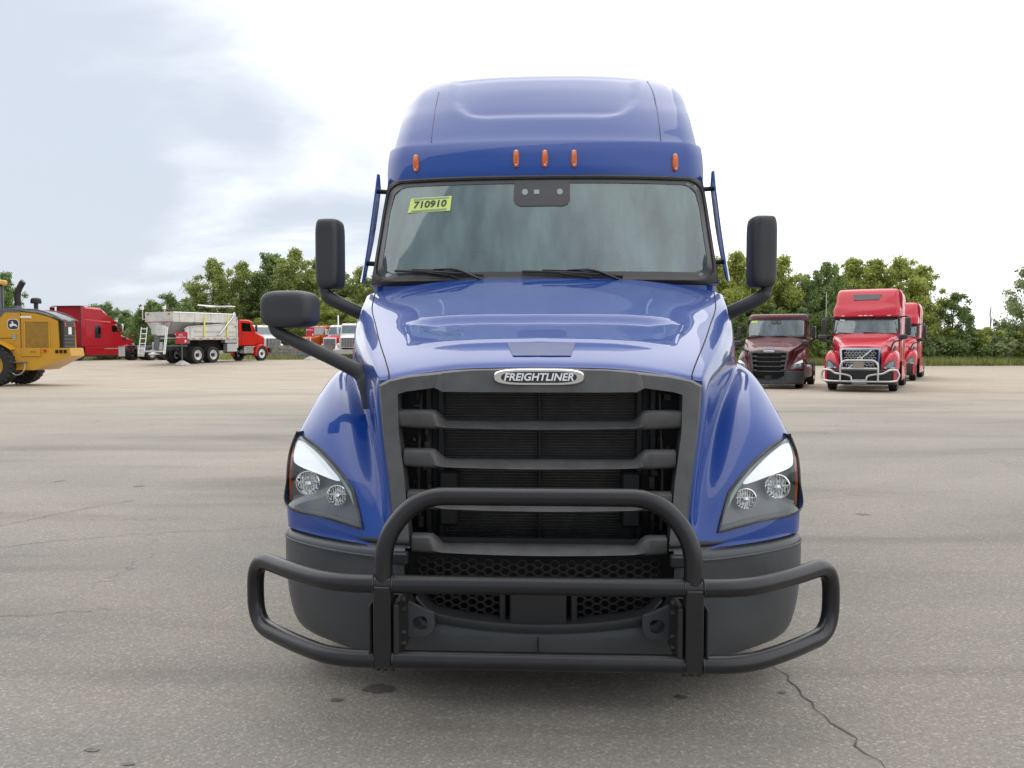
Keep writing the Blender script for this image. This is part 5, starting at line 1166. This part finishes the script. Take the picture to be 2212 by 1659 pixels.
# --- conventional trucks behind the barrier
def small_truck(label, x, y, heading, mat, hoodmat=None, grille='chrome', stack=False, z=None):
    hm = hoodmat or mat; t = thing('semi_truck', label, 'truck', (x, y, gz(x, y) if z is None else z), R(heading+90))
    profile_body([(.1, .95), (.08, 1.72), (.25, 1.80), (1.5, 1.98), (1.55, .95)], .72, .10, 'hood', hm, t)
    profile_body([(1.5, .95), (1.5, 2.0), (1.78, 2.72), (1.95, 2.82), (2.85, 2.85), (2.9, .95)], 1.05, .08, 'cab', mat, t)
    MB().grid([[(x_, 1.5+(z_-2.02)*.40-.015, z_) for z_ in (2.05, 2.66)] for x_ in (-.95, 0, .95)]).build('windscreen', M['far_glass'], t)
    g = MB().box((0, .07, 1.32), (1.2, .06, .80), .03).build('grille_frame', M[grille], t); MB().box((0, .03, 1.32), (1.06, .05, .68), .01).build('grille_core', M['loader_grey'], g)
    for k in range(9): MB().box((-.48+k*.12, .0, 1.32), (.03, .02, .66)).build('grille_bar', M['steel'], g)
    MB().box((0, -.08, .62), (2.3, .16, .36), .03).build('bumper', M['steel' if grille == 'chrome' else 'black_plastic'], t)
    for sx in (-1, 1):
        arch(t, sx, .95, .62, .62, 1.15, hm); wheel(t, sx*1.0, .95, side=sx); wheel(t, sx*1.0, 4.8, side=sx, dual=True); wheel(t, sx*1.0, 6.1, side=sx, dual=True)
        MB().box((sx*1.055, 2.3, 1.55), (.03, .9, 1.1), .01).build('door', mat, t); MB().box((sx*1.06, 2.3, 2.4), (.02, .75, .5), .01).build('door_window', M['dark_glass'], t)
        MB().lathe([(-.06, 0), (-.06, .11), (-.03, .14), (.12, .10)], (sx*.86, .42, 1.12), 'y', 14).build('headlight', M['reflector'], t, smooth=40)
        MB().box((sx*1.3, 1.7, 2.25), (.14, .08, .5), .03).build('door_mirror', M['chrome'], t); MB().tube([(sx*1.0, 1.8, 2.5), (sx*1.3, 1.7, 2.45)], .018, 6).build('mirror_arm', M['steel'], t)
        if stack: MB().tube([(sx*.95, 3.1, 1.0), (sx*.95, 3.1, 3.7)], .075, 8).build('exhaust_stack', M['chrome'], t, smooth=50)
        MB().box((sx*.9, 3.6, .75), (.5, 1.0, .5), .1).build('fuel_tank', M['aluminium'], t)
    for xk in (-.6, 0, .6): MB().box((xk, 1.95, 2.86), (.08, .12, .06), .015).build('marker_lamp', M['amber'], t)
    chassis(t, .2, 6.9, (.95, 4.8, 6.1)); return t
small_truck('white truck cab standing behind the plank barrier in front of the dump truck nose', at(592, 69), 69, -50, M['white_paint'], grille='loader_grey')
small_truck('orange truck cab behind the plank barrier and the service sign', at(652, 70), 70, -125, M['orange_paint'], grille='loader_grey')
small_truck('red long nose truck with white cab roof and chrome grille past the plank barrier', at(712, 68), 68, -108, M['white_paint'], M['left_red_paint'], stack=True)
small_truck('white truck with dark chrome grille just behind the blue truck shoulder', at(752, 63), 63, -95, M['white_paint'], stack=False)
# --- plank barrier
def barrier():
    x0, x1, y = -21.5, -13.6, 65.6; t = thing('plank_barrier', 'low barrier of stacked weathered grey planks with blue patches behind the dump truck', 'barrier', (x0, y, gz(x0, y)), 0)
    r2_ = random.Random(3); L_ = x1-x0; n = 0
    for r_ in range(6):
        x = 0
        while x < L_-.3:
            w = min(L_-x, r2_.uniform(1.3, 2.6)); mt = M['plank_blue'] if r2_.random() < .18 else M['plank']
            MB().box((x+w/2, r2_.uniform(-.03, .03), .095+r_*.185), (w-.025, .16, .172), .012).build('plank', mt, t); x += w
    for x in (.3, 2.6, 5.0, 7.4): MB().box((x, .16, .58), (.16, .14, 1.25), .01).build('post', M['wood'], t)
    MB().box((6.55, -.17, .42), (.18, .16, .9), .01).build('post', M['wood'], t)
barrier()
# --- signs
def sign(label, px, D, w, h, zb, lines, arrow, post):
    x = at(px, D); t = thing('direction_sign', label, 'sign', (x, D, gz(x, D)), R(16 if px < 500 else 12))
    MB().tube([(0, .03, .05), (0, .03, zb+h*.9)], .045, 8).build('post', M[post], t, smooth=50)
    MB().lathe([(0, .52), (.06, .50), (.26, .16), (.30, .07), (.30, 0)], (0, .03, 0), 'z', 8).build('base', M['concrete'], t)
    p = MB().box((0, 0, zb+h/2), (w, .03, h), .006).build('panel', M['sign_red'], t)
    for k, (tx, sz, zz) in enumerate(lines): text_mb(tx, sz, .004, bold=.002).xf(Matrix.Translation((-.04, -.02, zb+h*zz))).build('lettering', M['sign_white'], p, fix=False)
    s = arrow; MB().sheet([(s*w*.46, -.02, zb+h*.22), (s*w*.26, -.02, zb+h*.36), (s*w*.26, -.02, zb+h*.08)], (0, .008, 0)).build('arrow', M['sign_white'], p)
    MB().sheet([(-s*w*.58, -.0, zb+h*.80), (-s*w*.44, -.0, zb+h*.95), (-s*w*.44, -.0, zb+h*.65)], (0, .008, 0)).build('arrow', M['sign_white'], p) if px < 500 else None
sign('red DTI INSPECTION sign with white arrow on a concrete base beside the dump truck', 393.5, 52.5, .70, .74, 1.36, [('DTI', .15, .74), ('INSPECTION', .105, .54)], 1, 'green_post')
sign('red SERVICE IN sign with white arrow on a post near the orange truck', 671, 62.0, .58, .68, 1.75, [('SERVICE IN', .10, .74)], 1, 'pale_metal')
# ---------------------------------------------------------------- trees, bushes, grass
def leaf_cloud(centres, radii, n, size, seed, up=.3):
    """leaf-sized faces scattered through clumps, denser towards their skins"""
    g = np.random.default_rng(seed); k = len(centres); w = np.array(radii)**2; idx = g.choice(k, n, p=w/w.sum())
    d = g.normal(size=(n, 3)); d /= np.linalg.norm(d, axis=1)[:, None]; rad = (g.random(n)**.45)*(1+.18*g.normal(size=n))
    P = np.array(centres)[idx]+d*(np.array(radii)[idx]*rad)[:, None]*np.array((1, 1, .85))
    nrm = d*.6+g.normal(size=(n, 3))*.6+np.array((0, 0, up)); nrm /= np.linalg.norm(nrm, axis=1)[:, None]
    t = np.cross(nrm, g.normal(size=(n, 3))); t /= np.linalg.norm(t, axis=1)[:, None]; b_ = np.cross(nrm, t)
    s = size*(.6+.8*g.random(n))[:, None]
    V = np.stack([P-t*s, P-b_*s*.55, P+t*s, P+b_*s*.55], 1).reshape(-1, 3)
    return V, [(4*i, 4*i+1, 4*i+2, 4*i+3) for i in range(n)]
def tree_proto(seed, h, r, base, mat, nleaf, nclump, leaf=.15, lean=.0, stems=1):
    """meshes of one kind of tree: trunk with limbs, and a ragged crown between base*h and h"""
    r_ = random.Random(seed); cs = []; rs = []; tr = MB()
    for k in range(nclump):
        f = (k+.5)/nclump; z = h*(base+(1-base)*f**.9); prof = math.sin(min(1, (.22+.78*f)*1.02)*math.pi)**.62*(1.0 if f < .8 else 1-.9*(f-.8)/.2*.6)
        a = r_.random()*2*math.pi; q = r*prof*math.sqrt(r_.random())*.95
        cs.append((math.cos(a)*q+lean*z, math.sin(a)*q, z)); rs.append(r*r_.uniform(.20, .40)*(1.0 if f < .75 else .72))
    for k in range(nclump//2):                                # sprigs that break the outline
        a = r_.random()*2*math.pi; f = r_.uniform(.1, 1.0); z = h*(base+(1-base)*f); prof = math.sin((.2+.78*f)*math.pi)**.6; cs.append((math.cos(a)*r*prof*1.08+lean*z, math.sin(a)*r*prof*1.08, z+h*.02)); rs.append(r*r_.uniform(.08, .17))
    for s in range(stems):
        ox = r_.uniform(-.3, .3)*(stems > 1)*r; P = [Vector((ox, 0, -.15))]
        for q in range(1, 6): P.append(Vector((ox+lean*h*q/6+r_.gauss(0, .10), r_.gauss(0, .10), h*.82*q/5)))
        R0 = .022*h/math.sqrt(stems); tr.tube(P, [R0*(1-.16*q) for q in range(6)], 7)
        for q in range(7):
            c = Vector(cs[r_.randrange(len(cs))]); j = r_.randrange(1, 4); a = P[j]; mid = a.lerp(c, .5)+Vector((0, 0, -.03*h)); tr.tube([a, mid, c], [R0*.42, R0*.28, R0*.10], 5)
    V, Fc = leaf_cloud(cs, rs, nleaf, leaf, seed); me = bpy.data.meshes.new('crown'); me.from_pydata(V.tolist(), [], Fc); me.update(); me.materials.append(M[mat])
    return tr.mesh('trunk', M['bark'], smooth=50, fix=False), me, h
PROTO = {
 'poplar': [tree_proto(11, 11.5, 3.1, .14, 'leaf_olive', 20000, 60, .135), tree_proto(12, 12.0, 2.9, .12, 'leaf_olive', 20000, 60, .135), tree_proto(13, 11.0, 3.3, .15, 'leaf_dark', 20000, 58, .135)],
 'dark': [tree_proto(21, 7.5, 3.0, .06, 'leaf_dark', 16000, 46, .13), tree_proto(22, 7.0, 2.8, .05, 'leaf_dark', 16000, 44, .13)],
 'yellow': [tree_proto(31, 10, 3.0, .10, 'leaf_yellow', 20000, 56, .13), tree_proto(32, 9.5, 2.7, .08, 'leaf_yellow', 20000, 54, .125), tree_proto(33, 10, 3.0, .06, 'leaf_dark', 20000, 56, .13)],
 'sapling': [tree_proto(41, 6.6, 2.0, .16, 'leaf_dark', 7000, 34, .115), tree_proto(42, 8.5, 2.6, .10, 'leaf_grey', 11000, 42, .12)],
 'bush': [tree_proto(51, 2.6, 1.7, .10, 'leaf_grey', 7000, 26, .10, stems=3), tree_proto(52, 2.2, 1.6, .08, 'leaf_dark', 7000, 24, .10, stems=3), tree_proto(53, 3.2, 1.9, .08, 'leaf_yellow', 8000, 28, .10, stems=3)]}
def fz(x, y): 
    t = y-yedge(x); return gz(x, y)+(.03+.16*sstep(0, 3, t)+5.2*sstep(30, 150, t)*sstep(5, 60, x) if t > 0 else 0)
def tree(kind, i, px, D, top, label, group, wide=1.0, name='tree', cat='tree'):
    tm, cm, h = PROTO[kind][i]; x = at(px, D); g = fz(x, D); H_ = EYE+(HOR-top)/F*D-g; s = H_/h
    t = thing(name, label, cat, (x, D, g), rng.random()*6.28, group)
    for n_, me in (('trunk', tm), ('crown', cm)):
        o = bpy.data.objects.new(n_, me); C.objects.link(o); o.parent = t; o.scale = (s*wide, s*wide, s)
    return t
G1 = 'tall trees behind the dump truck'
for i, px, D, top, w, lb in ((0, 462, 86, 566, 1.0, 'tall olive green tree rising over the middle of the dump truck hopper'), (1, 528, 88, 572, 1.0, 'tall olive green tree above the dump truck cab shield'), (2, 585, 90, 558, 1.05, 'tall dark leafed tree above the red dump truck cab'), (1, 640, 87, 545, 1.05, 'tallest olive tree, standing between the dump truck cab and the door mirror'), (0, 688, 90, 566, 1.0, 'tall olive tree right behind the blue truck door mirror'),
    (2, 735, 92, 590, 1.1, 'dark leafed tree above the mirror arm of the blue truck'), (0, 782, 90, 583, 1.0, 'olive tree beside the blue truck side deflector'), (1, 830, 92, 590, 1.1, 'olive tree hidden behind the blue truck windscreen'), (2, 880, 94, 600, 1.2, 'dark tree hidden behind the blue truck hood'), (0, 960, 96, 600, 1.2, 'olive tree hidden behind the blue truck badge')): tree('poplar', i, px, D, top, lb, G1, w)
G2 = 'lower trees behind the plank barrier'; L2 = 'yellowish bushy tree behind the plank barrier and orange truck'
for i, px, D, top in ((0, 610, 80, 662), (1, 560, 82, 690), (0, 665, 80, 668), (1, 712, 80, 640), (0, 750, 79, 650), (1, 790, 80, 660)): tree('yellow', i, px, D, top, L2, G2, 1.2)
G3 = 'dark trees behind the red tractor'; HB = 'low dark tree hidden behind the dump truck body'
for i, px, D, top, w, lb in ((0, 330, 76, 655, 1.0, 'dark green tree above the left lamp stand of the dump truck spreader'), (1, 368, 75, 642, 1.0, 'tallest dark green tree above the dump truck spreader rear'), (0, 408, 76, 662, 1.0, 'dark green tree above the front half of the spreader hopper'), (1, 300, 80, 690, 1.1, 'low dark tree between the deep red tractor nose and the spreader'), (0, 440, 80, 680, 1.1, HB),
    (1, 275, 84, 676, 1.1, 'dark tree behind the deep red tractor windscreen'), (0, 236, 86, 660, 1.0, 'rounded dark tree above the deep red tractor roof slope'), (1, 205, 86, 664, 1.1, 'dark tree just showing over the deep red tractor roof'), (0, 345, 72, 700, 1.2, HB), (1, 395, 72, 702, 1.2, HB)): tree('dark', i, px, D, top, lb, G3, w)
tree('poplar', 2, 18, 78, 597, 'dark tree standing behind the yellow loader cab', None, .8)
for px in (60, 110, 150): tree('dark', px % 2, px, 90, 700, 'low dark tree hidden behind the loader engine hood', 'trees hidden behind the loader', 1.2)
G4 = 'trees behind the parked tractors'
LH = 'low dark tree at the foot of the row behind the maroon tractor'
for i, px, D, top, w, lb in ((0, 1545, 82, 566, 1, 'yellow green tree half hidden by the blue truck side deflector'), (1, 1592, 80, 552, .95, 'yellow green tree between the blue truck cab and its door mirror'), (2, 1632, 84, 575, 1, 'dark tree right behind the blue truck door mirror, beyond the maroon tractor'), (0, 1690, 81, 562, .9, 'yellow green tree rising over the maroon tractor roof'), (2, 1738, 82, 598, 1.0, 'lower dark tree above the maroon tractor mirror'), (2, 1782, 80, 572, .95, 'dark green tree between the maroon tractor and the red tractor with bull bar'),
    (1, 1835, 82, 566, 1, 'yellow green tree over the left edge of the red tractor roof'), (1, 1888, 80, 568, 1, 'yellow green tree rising above the red tractor roof window'), (0, 1940, 80, 566, 1.05, 'broad yellow green tree above the hidden red tractor'), (1, 1985, 81, 580, .9, 'yellow green tree at the open end of the row beside the sky gap'), (2, 1660, 78, 660, 1.3, LH), (2, 1760, 78, 640, 1.3, LH), (2, 1720, 78, 690, 1.4, LH), (2, 1600, 78, 680, 1.4, LH)):
    tree('yellow', i, px, D, top, lb, G4, w)
tree('sapling', 0, 2058, 79, 636, 'small airy tree standing alone in the hedge right of the red tractors', None, 1.0)
tree('sapling', 1, 2216, 79, 580, 'grey green tree at the far end of the hedge beyond the gravel', None, .9)
tree('sapling', 1, 2270, 82, 600, 'grey green tree behind the far end of the hedge', None, 1.0)
GB = 'bushes along the field edge'; LB = 'low bush in the hedge between the red tractors and the field'
for j, (i, px, D, top) in enumerate(((0, 2004, 78.5, 722), (1, 2024, 77.5, 730), (2, 2048, 79, 712), (1, 2078, 77.5, 726), (0, 2100, 79, 716), (2, 2128, 78, 712), (0, 2160, 77.5, 722), (1, 2182, 79, 712), (2, 2205, 78, 714), (0, 2235, 78, 712), (1, 1965, 79, 726), (0, 1985, 80, 735), (2, 2150, 80, 718))):
    tree('bush', i, px, D, top, ('grey green low bush', 'dark green low bush', 'yellowish taller bush')[i]+' in the hedge between the red tractors and the field', GB, 1.15, 'bush', 'bush')
for j, (i, px, D, top) in enumerate(((2, 1560, 77, 725), (1, 1600, 77, 735), (0, 1645, 77, 730), (1, 1700, 77, 735), (2, 1745, 77, 728), (1, 1790, 77, 730), (0, 1840, 77, 730), (1, 1900, 77, 725))):
    tree('bush', i, px, D, top, ('grey green low bush', 'dark green low bush', 'yellowish taller bush')[i]+' at the foot of the trees behind the parked tractors', 'bushes under the trees', 1.3, 'bush', 'bush')
def bare_sapling():
    D = 79; x = at(2136, D); t = thing('bare_tree', 'thin leafless sapling sticking out of the hedge', 'tree', (x, D, fz(x, D))); h = EYE+(HOR-634)/F*D-fz(x, D)
    m = MB().tube([(0, 0, 0), (.05, 0, h*.5), (.02, 0, h*.75), (-.12, 0, h)], [.07, .05, .035, .012], 6)
    for a, b_, c in ((.55, .45, .95), (.62, -.4, .9), (.7, .25, .98), (.5, .3, .74)): m.tube([(.04, 0, h*a), (.04+b_*.5, 0, h*(a+c)/2), (.04+b_*.7, .05, h*c)], [.03, .02, .008], 5)
    m.build('trunk', M['bark'], t)
bare_sapling()
def grass_strip(name, x0, x1, d0, d1, n, hmin, hmax, seed):
    g = np.random.default_rng(seed); V = []; Fc = []
    xs = x0+(x1-x0)*g.random(n); ds = d0+(d1-d0)*g.random(n)**1.2
    for i in range(n):
        x = xs[i]; y = yedge(x)+ds[i]; z = fz(x, y)-.02; h = hmin+(hmax-hmin)*g.random()**1.6; a = g.random()*6.28; w = .028+.03*g.random(); lx, ly = g.normal(0, .18)*h, g.normal(0, .18)*h; o = len(V)
        V += [(x-math.cos(a)*w, y-math.sin(a)*w, z), (x+math.cos(a)*w, y+math.sin(a)*w, z), (x+lx, y+ly, z+h)]; Fc.append((o, o+1, o+2))
    me = bpy.data.meshes.new(name); me.from_pydata(V, [], Fc); me.update(); me.materials.append(M['grass_blades']); o = bpy.data.objects.new(name, me); C.objects.link(o)
    return o
tag(grass_strip('grass', 4, 62, -.5, 5.0, 42000, .25, .95, 1), 'tall weedy grass along the edge of the gravel behind the tractors', 'grass', kind='stuff')
tag(grass_strip('grass', -45, -2, -1.2, 5.0, 26000, .08, .45, 2), 'short dry grass behind the dump truck and along the plank barrier', 'grass', kind='stuff')
